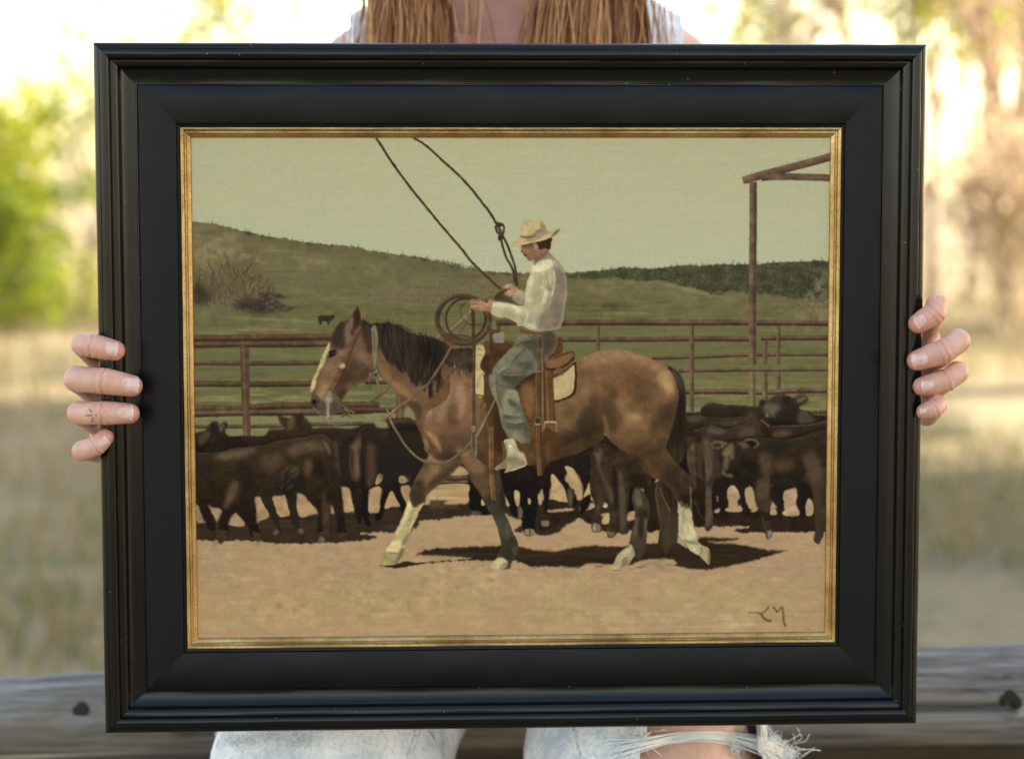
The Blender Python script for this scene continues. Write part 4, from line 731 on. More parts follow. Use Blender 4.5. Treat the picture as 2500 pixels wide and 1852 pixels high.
    K('8d8374', tD('950,670 1020,665'), 4, .8, soft=.6); P('6a5b4b', tD('945,1220 1015,1220 1020,1310 950,1310'), soft=.7); K('a89a80', tD('945,1305 1015,1305'), 3, .7, soft=.4); P('49321f', tD('960,1240 1005,1240 1005,1290 960,1290'), soft=.6)
    K('b3a58a', tD('1065,1280 1210,1280'), 5, .9, soft=.5); K('9a8c74', tD('1068,1285 1068,1390'), 4, .8, soft=.5); K('9a8c74', tD('1205,1285 1210,1400'), 4, .8, soft=.5); P('6d4c30', tD('1080,1300 1195,1300 1195,1420 1085,1420'), soft=.7); P('543620', tD('1060,1420 1230,1420 1240,1650 1090,1650'), soft=1, a=.8)
    for y in (1080, 1150, 1210): P('33231a', ell(*tD('1128,%d' % y)[0], 1.6, 1.8), soft=.4)
    strap(tE('2080,0 2090,180 2100,400 2110,530'), 12, '6b4c31'); strap(tE('2160,0 2170,150 2180,240'), 5, '6d563c'); P('5c3f29', tE('2000,60 2040,60 2060,400 2030,400'), soft=1.5, a=.6)
    P('4d3625', tE('2140,0 2260,0 2240,300 2180,420 2130,500'), soft=1.2, a=.85); P('6d492d', tE('2190,120 2230,120 2230,380 2190,360'), soft=2, a=.6)
    # left fender / tapadero strip / mecate
    strap(tE('1515,-60 1515,200 1520,500 1545,830'), 13, '6e4c30', '8e6a46'); P('563b28', tE('1420,-60 1470,-60 1460,200 1440,200'), soft=1.5, a=.7)
    K('4a3a2b', tD('195,-50 205,400 200,800 205,1300 200,1650'), 8, 1, soft=.5); K('75634b', tD('190,-50 200,400 195,800 200,1300'), 2, .6, soft=.5); K('4a3828', tC('590,1200 600,1650'), 7, 1, soft=.5)
    P('55483a', tE('1275,0 1325,0 1335,160 1330,300 1315,380 1290,300 1270,150'), soft=.6); K('9a8c72', tE('1328,20 1332,200 1318,360'), 2, .7, soft=.4); K('9a8c72', tE('1275,20 1275,180 1300,340'), 1.6, .6, soft=.4); P('8c7a62', tE('1275,-70 1320,-70 1315,0 1280,0'), soft=.8, a=.8)
    K('4a3628', tD('330,700 340,950 300,1080 270,1110'), 4, .8); K('4b3826', tD('415,200 415,600 400,700'), 8, .9, soft=.6)
    strap(tD('250,1460 340,1260 430,1080 460,1010'), 5, '7c6048', '9b7e60')
    # ---- boot and stirrup hood
    P('5b402c', tE('1800,180 2000,130 2060,240 2060,380 1950,400 1900,300'), soft=.8); K('7a5c42', tE('1960,290 2040,260'), 5, .5, soft=1)
    bt = full(P('aca27b', tE('1670,115 1700,95 1790,90 1820,140 1850,220 1910,280 1940,350 1938,405 1700,480 1680,485 1690,440 1570,460 1580,420 1640,380 1690,330 1700,240'), soft=.6, rough=.5))
    blobs(bt, [('7c7156', tE('1720,300 1850,310 1900,370 1730,400'), 6, .6), ('c6bd97', tE('1680,110 1790,100 1800,220 1730,240'), 4, .6), ('876a48', tE('1570,450 1600,410 1690,350 1700,430'), 4, .8), ('8a7858', tE('1800,380 1930,340 1930,400 1720,470'), 4, .6)])
    P('6a4a30', tE('1635,130 1670,120 1690,200 1680,330 1650,350 1660,230'), soft=.8); K('d8d0ae', tE('1670,115 1705,95 1780,88'), 3, .8, soft=.4); K('d0c8a6', tE('1680,488 1800,455 1935,405'), 3, .7, soft=.4); K('cfc6a2', tE('1930,400 1942,360 1920,280 1880,240'), 2, .7, soft=.4); P('e0dabd', ell(*tE('1747,172')[0], 3.6, 3.4), soft=.6)
    K('5f5038', tE('1700,110 1710,250 1700,340 1700,480'), 2, .6, soft=.5)
    # ---- rider: shirt
    SHP = tC('1340,640 1440,600 1500,520 1570,570 1640,640 1700,710 1720,800 1735,950 1730,1100 1700,1250 1690,1350 1640,1440 1560,1460 1400,1480 1300,1460 1230,1430 1190,1410 1140,1420 1130,1390 1100,1360 1000,1310 900,1310 820,1270 815,1200 830,1120 900,1120 1000,1130 1080,1150 1150,1170 1220,1150 1230,1000 1260,860 1300,760 1310,700')
    P('988e70', tC('1075,1040 1090,990 1140,970 1220,1010 1230,1140 1150,1150 1080,1100'), soft=.7); P('b6ad8a', tC('1090,1000 1140,975 1210,1010 1180,1060 1110,1050'), soft=3, a=.7)
    sm = full(P('b3a882', SHP, soft=.6, rough=.5, var=.03))
    blobs(sm, [('7f7261', tC('1580,680 1700,760 1735,950 1700,1250 1640,1430 1450,1480 1380,1400 1400,1250 1500,1150 1560,950 1590,820'), 7, .95), ('74685a', tC('1620,700 1700,800 1720,950 1660,1000 1620,850'), 9, .5), ('8d826d', tC('1500,530 1640,640 1700,720 1560,620 1450,620 1350,670 1340,640'), 4, .95),
               ('dcd2a8', tC('1320,690 1440,620 1560,620 1600,670 1500,740 1380,790 1300,780'), 6, .85), ('cbc598', tC('1270,880 1340,820 1330,1000 1260,1120 1240,1050'), 6, .8), ('9d946c', tC('1340,860 1460,800 1440,1000 1360,1160 1330,1080'), 8, .5), ('cdc79c', tC('1460,860 1520,900 1500,1050 1440,1160 1450,1000'), 5, .6),
               ('a69b78', tC('1440,1150 1520,1080 1560,1000 1540,1150 1450,1250 1360,1360 1300,1360 1350,1250'), 6, .7), ('dcd4ac', tC('840,1130 1000,1140 1150,1180 1200,1230 1150,1260 1050,1200 850,1180'), 4, .8), ('9c9270', tC('940,1240 1060,1230 1130,1290 1080,1330 960,1290'), 6, .8), ('9f967c', tC('1180,1300 1320,1280 1360,1330 1300,1380 1180,1370'), 7, .8),
               ('cfc9a0', tC('1200,1380 1300,1390 1420,1370 1360,1450 1280,1450 1200,1410'), 4, .8), ('8c8068', tC('1360,1380 1450,1300 1560,1250 1600,1350 1500,1450 1380,1470'), 6, .6)])
    for s, c, w in (('1570,690 1600,660 1560,710', '8e8466', 5), ('1490,760 1510,850 1500,950 1530,1050', '7e7456', 3), ('1570,720 1590,820 1580,950 1550,1060', 'd5cfa5', 4), ('1520,800 1540,900 1560,960', 'd5cfa5', 3), ('1480,780 1470,900 1450,1020 1390,1150', '8c8262', 3), ('1300,780 1400,780 1500,740 1580,700', '8f8664', 3),
                 ('1200,1180 1260,1250 1240,1340 1200,1370', 'd0caa4', 4), ('1230,1150 1340,1140 1440,1070', '9b9270', 3), ('1450,1180 1500,1150 1520,1080', '6f654c', 4), ('1150,1260 1190,1320 1200,1380', '8f8464', 3), ('1130,1390 1180,1385 1280,1430 1380,1480', '8d8263', 3), ('1420,1380 1500,1300 1580,1200', '7a6e5a', 3), ('1510,900 1530,980 1560,880', '6c6248', 3)):
        K(c, tC(s), w, .6, soft=.8)
    dabs(SHP, 420, 1.6, 16, 4, .05, .5, clip=sm, spread=.35)
    P('8a7f6c', tC('1340,650 1500,520 1560,575 1450,600 1380,640 1350,680'), soft=.7)
    K('6d6354', tC('1345,660 1440,600 1530,570'), 3, .4, soft=.8)
    # ---- rider: head
    P('8b664b', tC('1180,430 1190,470 1175,510 1185,525 1205,530 1215,560 1245,575 1250,600 1275,625 1310,628 1340,600 1350,640 1420,600 1510,520 1500,440 1400,400 1280,410'), soft=.6, rough=.3)
    P('553c2e', tC('1185,435 1300,400 1400,410 1390,460 1280,460 1215,480'), soft=3, a=.75); P('a57d5b', tC('1270,490 1340,500 1360,570 1290,600 1260,560'), soft=3, a=.5); P('6b4c39', tC('1330,620 1450,540 1510,500 1500,540 1400,610 1345,645'), soft=2, a=.8)
    P('4b3428', tC('1180,500 1205,505 1210,530 1190,528'), soft=1, a=.7); P('35251e', tC('1205,530 1240,545 1250,580 1225,570'), soft=1, a=.8); K('6b4a38', tC('1345,500 1360,560 1340,600'), 3, .4, soft=1.2); P('b38b68', tC('1330,420 1370,430 1385,470 1360,495 1340,460'), soft=1.2, a=.8)
    hr = full(P('38281f', tC('1370,400 1440,370 1545,345 1550,400 1540,440 1530,490 1500,485 1440,480 1400,490 1390,440'), soft=.7, rough=1.2)); hairs(tC('1380,400 1545,350 1550,440 1530,490 1400,485'), 50, .9, 10, ['241a16', '5a4232', '433026'], 1.5, .6, .6)
    P('3c2b22', tC('1190,440 1290,400 1300,415 1215,455'), soft=1.5, a=.7)
    # hat
    ht = full(P('b4a06f', tC('1050,440 1080,405 1130,375 1170,345 1175,250 1190,180 1230,140 1300,130 1350,130 1400,118 1440,140 1480,200 1500,265 1540,275 1600,250 1650,232 1640,265 1590,310 1530,350 1440,380 1330,400 1250,425 1150,440 1090,450'), soft=.6, rough=.4, var=.04))
    blobs(ht, [('c6b080', tC('1190,200 1240,150 1380,135 1420,200 1340,290 1190,320'), 7, .8), ('8e7a5c', tC('1430,150 1480,220 1500,270 1450,290 1420,220'), 4, .7), ('c4a578', tC('1110,390 1180,360 1240,370 1160,410'), 4, .7), ('c2ad7c', tC('1350,370 1480,330 1560,290 1600,270 1500,350 1400,385'), 3, .7), ('9a8260', tC('1240,370 1350,350 1460,320 1500,290 1420,350 1300,390'), 3, .8)])
    P('7d6752', tC('1170,322 1240,325 1320,315 1340,290 1380,260 1430,240 1420,275 1380,300 1330,345 1260,350 1180,340'), soft=.9, a=.95); P('8e7a6a', tC('1340,330 1350,270 1420,245 1500,265 1540,285 1460,310 1400,340'), soft=1.5, a=.7)
    P('6a5748', tC('1560,310 1610,260 1650,235 1640,270 1590,315 1540,345'), soft=.8, a=.9); K('d2c193', tC('1060,440 1150,425 1300,400 1430,375 1520,345'), 2, .5, soft=.6); K('cdb98a', tC('1200,160 1300,140 1410,125'), 3, .5, soft=1)
    K('5e4b3a', tC('1170,330 1240,345 1320,340'), 3, .6, soft=.5)
    # ---- hands
    P('9f7c5c', tC('560,1100 600,1090 680,1090 760,1100 830,1110 825,1180 810,1240 740,1235 650,1220 590,1210 560,1170'), soft=.6, rough=.4)
    for s, c in (('570,1130 640,1120 700,1130', 'b8946f'), ('570,1155 640,1150', '6d5040'), ('565,1180 640,1170 700,1180', 'b8946f'), ('600,1205 670,1195', '6d5040'), ('700,1150 780,1150 820,1140', 'b08c68'), ('600,1100 700,1100', '7e5e48')): K(c, tC(s), 3.2, .6, soft=.7)
    K('66402f', tC('690,1090 730,1110 760,1125 770,1100 740,1080'), 5, .9, soft=.5); P('6c5040', tC('740,1200 810,1200 800,1240 730,1235'), soft=2, a=.5)
    P('a98a64', tC('950,950 1000,910 1060,905 1110,940 1140,965 1080,1040 1020,1055 970,1030 980,980'), soft=.6, rough=.4)
    K('6b4f3a', tC('940,955 1000,975 1050,960'), 5, .8, soft=.6); K('c0a27a', tC('960,1010 1030,1000 1080,970'), 4, .5, soft=.8); K('c0a27a', tC('1000,920 1060,915'), 4, .5, soft=.8)
    K('4b392c', tC('860,1080 900,1040 960,1000 1010,975'), 7, .9, soft=.6); P('3f342a', tC('850,1110 880,1050 960,1010 1000,1040 1080,1120 1150,1150 960,1120'), soft=2.5, a=.7)
    # ---- signature
    for s, w in (('1578,495 1610,492 1650,497 1660,500', 5), ('1702,455 1690,475 1668,492 1656,503', 5), ('1656,503 1670,525 1690,538 1720,545', 8), ('1730,458 1745,478 1755,492', 6), ('1755,492 1770,470 1783,458', 5), ('1783,458 1790,500 1793,545 1805,577', 7)):
        K('735a35', tN(s), w*.85, .95, soft=.35)
    # ---- last pass: small marks dragged along the edges of the forms
    lum = BUF.mean(-1); gy, gx = np.gradient(gblur(lum, 2.5)); rr = np.random.default_rng(77)
    for _ in range(9000):
        i, j = rr.integers(4, PH-4), rr.integers(4, PW-4); q = gx[i, j]**2+gy[i, j]**2
        an = math.atan2(gx[i, j], -gy[i, j]) if q > 2e-6 else rr.normal(0, .3 if i > PH*.6 else .7)
        an = math.atan2(gx[i, j], -gy[i, j])+PI/2*0 if q > 2e-6 else an
        sky_ = i < PH*.28
        L_ = rr.uniform(6, 15); c = np.array([j/PS+X0, i/PS+Y0]); d = np.array([math.cos(an), math.sin(an)])
        col = BUF[i, j]*255*(1+rr.normal(0, .012 if sky_ else .05))
        apply(raster(stroke_poly(np.array([c-d*L_/2, c+rr.normal(0, .6, 2), c+d*L_/2]), rr.uniform(1.6, 3.6), True, 2), 0), np.clip(col, 0, 255), .5, 0)
    gl = np.clip(BUF[..., 1]-BUF[..., 0], 0, 1)*(BUF.mean(-1) < .58); BUF[..., 0] += gl*.75
    rg = np.clip(BUF[..., 0]-BUF[..., 1], 0, 1)*(BUF.mean(-1) < .5); BUF[..., 1] += rg*(.03+.06*(BUF.mean(-1) < .36))
    # ---- umber glaze: a touch less red and deeper in the darks, slightly muted overall
    lm = BUF.mean(-1, keepdims=True); BUF[:] = lm+(BUF-lm)*.93; wd = np.clip(1-lm/.36, 0, 1)[..., 0]
    BUF[..., 0] *= 1-.08*wd; BUF[..., 1] *= 1-.08*wd; BUF[..., 2] *= 1-.11*wd
    mid = np.clip((lm[..., 0]-.48)/.06, 0, 1)*np.clip((BUF[..., 0]-BUF[..., 1]-.05)/.05, 0, 1); BUF[..., 0] *= 1+.004*mid
    # ---- weave, stroke grain
    BUF[:] += (N_F*.0045+N_H*.002)[..., None]*(.5+BUF)
    np.clip(BUF, 0, 1, BUF)
    return BUF
# ================================================================ SETTING
# ground: one sheet to the horizon
def ground():
    rs = np.concatenate([np.linspace(0, 30, 61), np.geomspace(31, 1500, 40)]); n = 96; V = []; F = []
    rn = np.random.default_rng(3)
    for i, r in enumerate(rs):
        for k in range(n):
            a = 2*PI*k/n; x, y = r*math.sin(a), r*math.cos(a)
            z = .03*math.sin(x*.7+1)*math.cos(y*.5)+.02*math.sin(x*2.1)*math.sin(y*1.7)
            V.append((x, y, z*min(1, r/4)-.01))
    for i in range(len(rs)-1):
        for k in range(n): F.append((i*n+k, (i+1)*n+k, (i+1)*n+(k+1) % n, i*n+(k+1) % n))
    m = mat('field_earth', rough=.95, spec=.1)
    v = coords(m); n1 = noise(m, v, .35, 5, .6); n2 = noise(m, v, 1.6, 6, .65); n3 = noise(m, v, 14, 5, .7)
    c1 = ramp(m, n1, [(.40, (.06, .09, .025)), (.49, (.22, .17, .09)), (.56, (.36, .25, .14)), (.75, (.25, .17, .11))])
    c2 = ramp(m, n2, [(.36, (.07, .09, .03)), (.5, (.31, .22, .12)), (.66, (.18, .13, .08))])
    c = mixc(m, .55, c1, c2); c = mixc(m, .35, c, ramp(m, n3, [(.3, (.08, .07, .04)), (.7, (.5, .42, .27))]))
    L(m, c, B(m).inputs['Base Color']); L(m, bump(m, n3, .6, .03), B(m).inputs['Normal'])
    return tag(mesh('ground', V, F, m), kind='structure')
ground()

# low hills on the horizon
def hills():
    V = []; F = []; xs = np.linspace(-140, 140, 90)
    for x in xs:
        h = .2+.6*math.sin(x*.06+1.)+.45*math.sin(x*.17)+.2*math.sin(x*.5)+(1.2 if x < -20 else 0)
        V += [(x, 150, -.5), (x, 156, .5+max(.05, h)), (x, 190, .3+max(0, h)*.8), (x, 210, -.5)]
    for i in range(len(xs)-1):
        for k in range(3): a = i*4+k; F.append((a, a+4, a+5, a+1))
    m = mat('hill_scrub', rough=.9, spec=.1); c = ramp(m, noise(m, coords(m), .25, 5), [(.35, (.05, .07, .02)), (.65, (.16, .15, .06))]); L(m, c, B(m).inputs['Base Color'])
    return tag(mesh('hills', V, F, m), kind='structure')
hills()

def leaf_mat(name, c1, c2, c3, trans=.5):
    m = mat(name, rough=.55, spec=.3)
    oi = N(m, 'ShaderNodeNewGeometry'); c = ramp(m, oi.outputs['Random Per Island'], [(0, c1), (.5, c2), (1, c3)])
    L(m, c, B(m).inputs['Base Color'])
    t = N(m, 'ShaderNodeBsdfTranslucent'); L(m, c, t.inputs[0]); ms = N(m, 'ShaderNodeMixShader'); ms.inputs[0].default_value = trans
    out = m.node_tree.nodes['Material Output']; L(m, B(m).outputs[0], ms.inputs[1]); L(m, t.outputs[0], ms.inputs[2]); L(m, ms.outputs[0], out.inputs[0])
    return m
LEAF_Y = leaf_mat('spring_leaves', (.27, .31, .010), (.38, .38, .012), (.17, .22, .010))
LEAF_G = leaf_mat('green_leaves', (.11, .15, .012), (.19, .24, .015), (.29, .32, .02))
LEAF_T = leaf_mat('dry_leaves', (.42, .30, .18), (.54, .42, .28), (.32, .22, .13), .6)
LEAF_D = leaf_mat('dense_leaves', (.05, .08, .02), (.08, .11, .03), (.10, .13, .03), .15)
BARK = mat('bark', rough=.9, spec=.1)
_c = ramp(BARK, noise(BARK, coords(BARK, (6, 6, 1.2)), 3, 6, .65), [(.3, (.26, .19, .13)), (.6, (.44, .34, .25)), (.8, (.55, .45, .35))])
L(BARK, _c, B(BARK).inputs['Base Color']); L(BARK, bump(BARK, _c, .7, .02), B(BARK).inputs['Normal'])

def limbs(rn, base, height, r0, nb=6, depth=2, spread=.55, lean=0.):
    """trunk and forking limbs -> MB, tip points"""
    mb = MB(); tips = []
    def grow(p, d, ln, r, lv):
        pts = [p]; rr = [r]; q = p.copy(); dd = d.copy(); k = 5
        for i in range(k):
            dd = (dd+Vector(rn.normal(0, .11, 3))+Vector((0, 0, .05))).normalized(); q = q+dd*ln/k; pts.append(q.copy()); rr.append(r*(1-.62*(i+1)/k))
        mb.add(*tube(pts, rr, 7 if lv == 0 else 5))
        for i in range(2, len(pts)): tips.append((pts[i].copy(), lv))
        if lv < depth:
            for b in range(nb if lv == 0 else 4):
                i = rn.integers(2, len(pts)); a = rn.uniform(0, 2*PI)
                nd = (dd+Vector((math.cos(a), math.sin(a), rn.uniform(-.1, .5)))*spread*rn.uniform(.8, 1.6)).normalized()
                grow(pts[i], nd, ln*rn.uniform(.45, .7), rr[i]*.62, lv+1)
    grow(Vector((0, 0, -.05)), Vector((lean, 0, 1)).normalized(), height, r0, 0)
    return mb, tips

def leaves(rn, centres, n, size, clump=.25, squash=.8):
    V = np.zeros((n*4, 3)); cs = np.array([list(c) for c in centres]); idx = rn.integers(0, len(cs), n)
    c = cs[idx]+rn.normal(0, clump, (n, 3))*np.array([1, 1, squash])
    u = rn.normal(size=(n, 3)); u /= np.linalg.norm(u, axis=1)[:, None]; t = rn.normal(size=(n, 3)); v = np.cross(u, t); v /= np.linalg.norm(v, axis=1)[:, None]
    s = (size*rn.uniform(.5, 1.3, n))[:, None]
    V[0::4] = c-u*s; V[1::4] = c+v*s*.55; V[2::4] = c+u*s; V[3::4] = c-v*s*.55
    F = np.arange(n*4).reshape(n, 4); return V, F

def tree(name, label, cat, x, y, h, r0, leaf, nl, size, seed, nb=6, depth=2, clump=.3, spread=.55, group=None, low=0., lean=0., bark=BARK, lv_min=1):
    rn = np.random.default_rng(seed); root = empty(name, (x, y, 0)); tag(root, label, cat, group)
    mb, tips = limbs(rn, None, h*.62, r0, nb, depth, spread, lean); mb.build('trunk', bark, root, local=True)
    if nl:
        cs = [p for p, lv in tips if lv >= lv_min]
        if low: cs += [Vector((rn.normal(0, h*.2), rn.normal(0, h*.15), rn.uniform(.1, low))) for _ in range(50)]
        V, F = leaves(rn, cs, nl, size, clump); mesh('crown', V, F, leaf, root, False, True)
    return root
G = 'trees and shrubs at the far edge of the field'
tree('leafy_shrub', 'wide yellow-green shrub at the far left edge of the photo, dark beneath', 'shrub', -4.75, 16.6, 1.25, .06, LEAF_Y, 2600, .05, 11, 9, 2, .16, .9, G, low=.3)
tree('leafy_shrub', 'largest yellow-green shrub of the left group, reaching above the others', 'shrub', -4.55, 18.0, 1.9, .05, LEAF_Y, 3000, .06, 19, 9, 2, .2, .8, G, low=.5)
tree('leafy_shrub', 'low dark-leaved shrub standing in for the shade beneath the yellow-green ones at left', 'shrub', -4.85, 15.6, .62, .04, LEAF_D, 1600, .05, 12, 8, 2, .14, 1., G, low=.2)  # dark leaf colour stands in for the shade under the bushes
tree('young_tree', 'slender yellow-green young tree just left of the picture frame', 'tree', -3.75, 17.2, 2.9, .05, LEAF_Y, 2300, .05, 13, 7, 2, .17, .5, G, low=.7)
tree('young_tree', 'thin sparse yellow-green sapling left of the slender young tree', 'tree', -4.45, 18.6, 2.6, .04, LEAF_Y, 750, .05, 14, 6, 2, .16, .45, G)
tree('leafy_shrub', 'mid green rounded shrub between the sapling and the frame', 'shrub', -4.0, 16.0, 1.2, .05, LEAF_G, 1700, .05, 15, 8, 2, .15, .8, G, low=.3)
tree('shade_tree', 'tall yellow-green tree whose leaves show left of the long hair', 'tree', -3.0, 26, 7.5, .14, LEAF_Y, 3600, .09, 16, 8, 2, .4, .6, G, lv_min=1)
tree('shade_tree', 'yellow-green tree above the top right of the picture frame', 'tree', 3.9, 24, 6.2, .16, LEAF_Y, 3200, .08, 17, 7, 2, .35, .6, G)
tree('shade_tree', 'pale yellow-green tree at the top right corner of the photo', 'tree', 5.6, 23, 5.5, .16, LEAF_Y, 1800, .08, 18, 7, 2, .3, .6, G)
tree('shade_tree', 'small leafy yellow-green tree standing before the bare trees, upper right', 'tree', 4.1, 19.5, 4.6, .08, LEAF_Y, 2600, .06, 71, 8, 2, .25, .55, G)
tree('leafy_shrub', 'low yellow-green shrub at the far right edge under the bare trees', 'shrub', 4.9, 17.0, 1.5, .05, LEAF_Y, 1500, .05, 72, 8, 2, .16, .8, G, low=.3)
GB = 'bare and dry trees at the right'
tree('bare_tree', 'bare brown tree with leaning trunk beside the right side of the frame', 'tree', 4.35, 17.5, 6.0, .06, LEAF_T, 2200, .05, 61, 7, 2, .28, .3, GB, lean=.1)
tree('bare_tree', 'bare tan tree at the right edge, thickest of the bare trees', 'tree', 5.0, 18.8, 6.4, .09, LEAF_T, 2400, .05, 62, 7, 2, .3, .3, GB, lean=-.12)
tree('bare_tree', 'slender pale leafless tree between the two bare trees at right', 'tree', 4.65, 20.5, 6.2, .05, LEAF_T, 700, .05, 27, 7, 2, .2, .28, GB)
tree('bare_tree', 'pale twin of the slender tree, farthest right in the photo', 'tree', 5.35, 20.0, 6.0, .055, LEAF_T, 800, .05, 28, 7, 2, .2, .28, GB, lean=.05)
tree('bare_tree', 'thin bare tree with cream dry leaves over the frame top right', 'tree', 2.9, 20, 4.8, .06, LEAF_T, 1600, .05, 23, 8, 2, .25, .55, GB)
tree('dry_shrub', 'tan dry brush behind the fingers on the right side', 'shrub', 3.95, 15.5, 1.5, .04, LEAF_T, 1500, .05, 64, 10, 2, .18, .9, GB, low=.5)
tree('dry_shrub', 'tall beige dry brush at the right edge of the photo', 'shrub', 4.75, 16.2, 1.8, .05, LEAF_T, 1500, .05, 65, 10, 2, .2, .9, GB, low=.5)
tree('leafy_shrub', 'small yellow-green shrub among the dry brush at right', 'shrub', 4.5, 15.0, 1.15, .03, LEAF_Y, 650, .045, 26, 8, 2, .12, .8, GB)
# the row of cottonwoods beside the field (to the right, outside the photo) that shades the fence and the sitter
GC = 'cottonwoods shading the fence'
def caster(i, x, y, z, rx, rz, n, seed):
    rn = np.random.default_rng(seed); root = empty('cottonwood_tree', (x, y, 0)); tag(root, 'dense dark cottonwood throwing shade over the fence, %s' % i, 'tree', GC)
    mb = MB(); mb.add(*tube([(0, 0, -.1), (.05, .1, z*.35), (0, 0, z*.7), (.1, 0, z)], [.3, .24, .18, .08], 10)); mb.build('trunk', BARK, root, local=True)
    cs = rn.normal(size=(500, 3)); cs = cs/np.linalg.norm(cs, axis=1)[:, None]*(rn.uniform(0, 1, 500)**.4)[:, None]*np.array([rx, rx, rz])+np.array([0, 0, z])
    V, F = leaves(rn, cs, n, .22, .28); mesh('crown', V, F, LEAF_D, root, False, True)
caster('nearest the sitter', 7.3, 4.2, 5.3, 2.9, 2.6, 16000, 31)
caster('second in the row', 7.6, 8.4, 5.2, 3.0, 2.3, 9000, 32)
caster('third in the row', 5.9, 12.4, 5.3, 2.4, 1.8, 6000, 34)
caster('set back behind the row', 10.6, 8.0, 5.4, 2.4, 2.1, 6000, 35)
caster('behind the camera', 9.5, -1.2, 5.4, 2.8, 2.4, 7000, 33)

# dry grass in the field, as one mass
def grass():
    rn = np.random.default_rng(5); n = 26000
    y = rn.uniform(2.2, 20, n)**1.0; half = .30*(y+1.5)+.3; x = rn.uniform(-1, 1, n)*half
    keep = np.ones(n, bool); x, y = x[keep], y[keep]; n = len(x)
    cl = (np.sin(x*1.7+y*.6)+np.sin(x*.9-y*1.3+2)+rn.normal(0, .4, n)) > -.4; x, y = x[cl], y[cl]; n = len(x)
    h = rn.uniform(.04, .16, n); a = rn.uniform(0, PI, n); wd = rn.uniform(.004, .010, n); lx, ly = rn.normal(0, .05, n), rn.normal(0, .05, n)
    V = np.zeros((n*3, 3)); V[0::3] = np.c_[x-np.cos(a)*wd, y-np.sin(a)*wd, -.03+0*x]; V[1::3] = np.c_[x+np.cos(a)*wd, y+np.sin(a)*wd, -.03+0*x]; V[2::3] = np.c_[x+lx, y+ly, h]
    m = leaf_mat('dry_grass', (.36, .26, .14), (.26, .19, .09), (.13, .17, .04), .3)
    return tag(mesh('dry_grass', V, np.arange(n*3).reshape(n, 3), m, None, False), 'dry tan and green grass covering the field behind the fence', 'grass', kind='stuff')
grass()

# ================================================================ LOG FENCE
WOOD = mat('weathered_wood', rough=.85, spec=.06)
_v = coords(WOOD, (1.3, 22, 22)); _n = noise(WOOD, _v, 4, 9, .72, .5); _v2 = coords(WOOD, (3, 3, 3)); _n2 = noise(WOOD, _v2, 1.5, 3)
_c = ramp(WOOD, _n, [(.34, (.025, .020, .016)), (.42, (.13, .12, .108)), (.52, (.22, .205, .185)), (.68, (.38, .355, .33))])
_c = mixc(WOOD, ramp(WOOD, _n2, [(.45, (0, 0, 0)), (.7, (.5, .5, .5))]), _c, (.16, .115, .07), 'MIX')
L(WOOD, _c, B(WOOD).inputs['Base Color']); L(WOOD, bump(WOOD, _n, .8, .004), B(WOOD).inputs['Normal'])
BROWNWOOD = mat('brown_wood', rough=.85, spec=.15)
_n = noise(BROWNWOOD, coords(BROWNWOOD, (1.2, 14, 14)), 4, 7, .65, .4); _c = ramp(BROWNWOOD, _n, [(.3, (.035, .024, .013)), (.6, (.085, .062, .035)), (.8, (.14, .11, .07))])
L(BROWNWOOD, _c, B(BROWNWOOD).inputs['Base Color']); L(BROWNWOOD, bump(BROWNWOOD, _n, .8, .004), B(BROWNWOOD).inputs['Normal'])
KNOT = mat('knot_wood', (.035, .028, .022), .85, 0, .05)

def log(a, b, ra, rb, seed, knots=(), m=90, n=28, crack=None):
    """rough pole from a to b with knots given as (t, angle, size)"""
    rn = np.random.default_rng(seed); a, b = Vector(a), Vector(b); d = (b-a); ln = d.length; d.normalize()
    up = Vector((0, 0, 1)); s = d.cross(up).normalized(); up = s.cross(d).normalized()     # s faces the camera (-y)
    ph = rn.uniform(0, 6, 8); V = []; F = []
    for i in range(m):
        t = i/(m-1); c = a+d*ln*t+up*.006*math.sin(t*7+ph[0])+s*.004*math.sin(t*5+ph[1])
        for k in range(n):
            an = 2*PI*k/n; r = ra+(rb-ra)*t
            r *= 1+.025*math.sin(3*an+ph[2]+t*4)+.015*math.sin(7*an+ph[3]+t*9)+.012*math.sin(t*40+ph[4]+an*2)
            for (kt, ka, ks) in knots:
                dd = math.hypot((t-kt)*ln, ((an-ka+PI) % (2*PI)-PI)*r)
                r += ks*.16*math.exp(-(dd/ks)**2)
            if crack and crack[0] < t < crack[1]:
                r -= .018*math.exp(-(((an-crack[2]-.05*math.sin(t*30)+PI) % (2*PI)-PI)/.075)**2)
            V.append(c+s*r*math.cos(an)+up*r*math.sin(an))
    for i in range(m-1):
        for k in range(n): F.append((i*n+k, (i+1)*n+k, (i+1)*n+(k+1) % n, i*n+(k+1) % n))
    F.append(tuple(range(n))); F.append(tuple((m-1)*n+k for k in range(n))[::-1])
    return V, F, (a, d, ln, s, up)

LY = .42   # depth of the rail on which she sits
fence = empty('log_fence', (0, LY, 0)); tag(fence, 'weathered grey log rail fence under the sitter', 'fence')
la = pix(0, 1766, LY); lb = pix(2500, 1672, LY); dl = (lb-la); la2 = la-dl*.45; lb2 = lb+dl*.45
tt = lambda X: (.45+X/2500)/1.9
V, F, fr = log(la2, lb2, .031, .050, 41, [(tt(198), -.05, .016), (tt(2470), -.15, .020)], m=420, n=120, crack=(tt(2200), tt(2452), -.06))
mb = MB().add(V, F); rail1 = mb.build('rail', WOOD, fence); rail1['label'] = 'silver grey upper log rail'
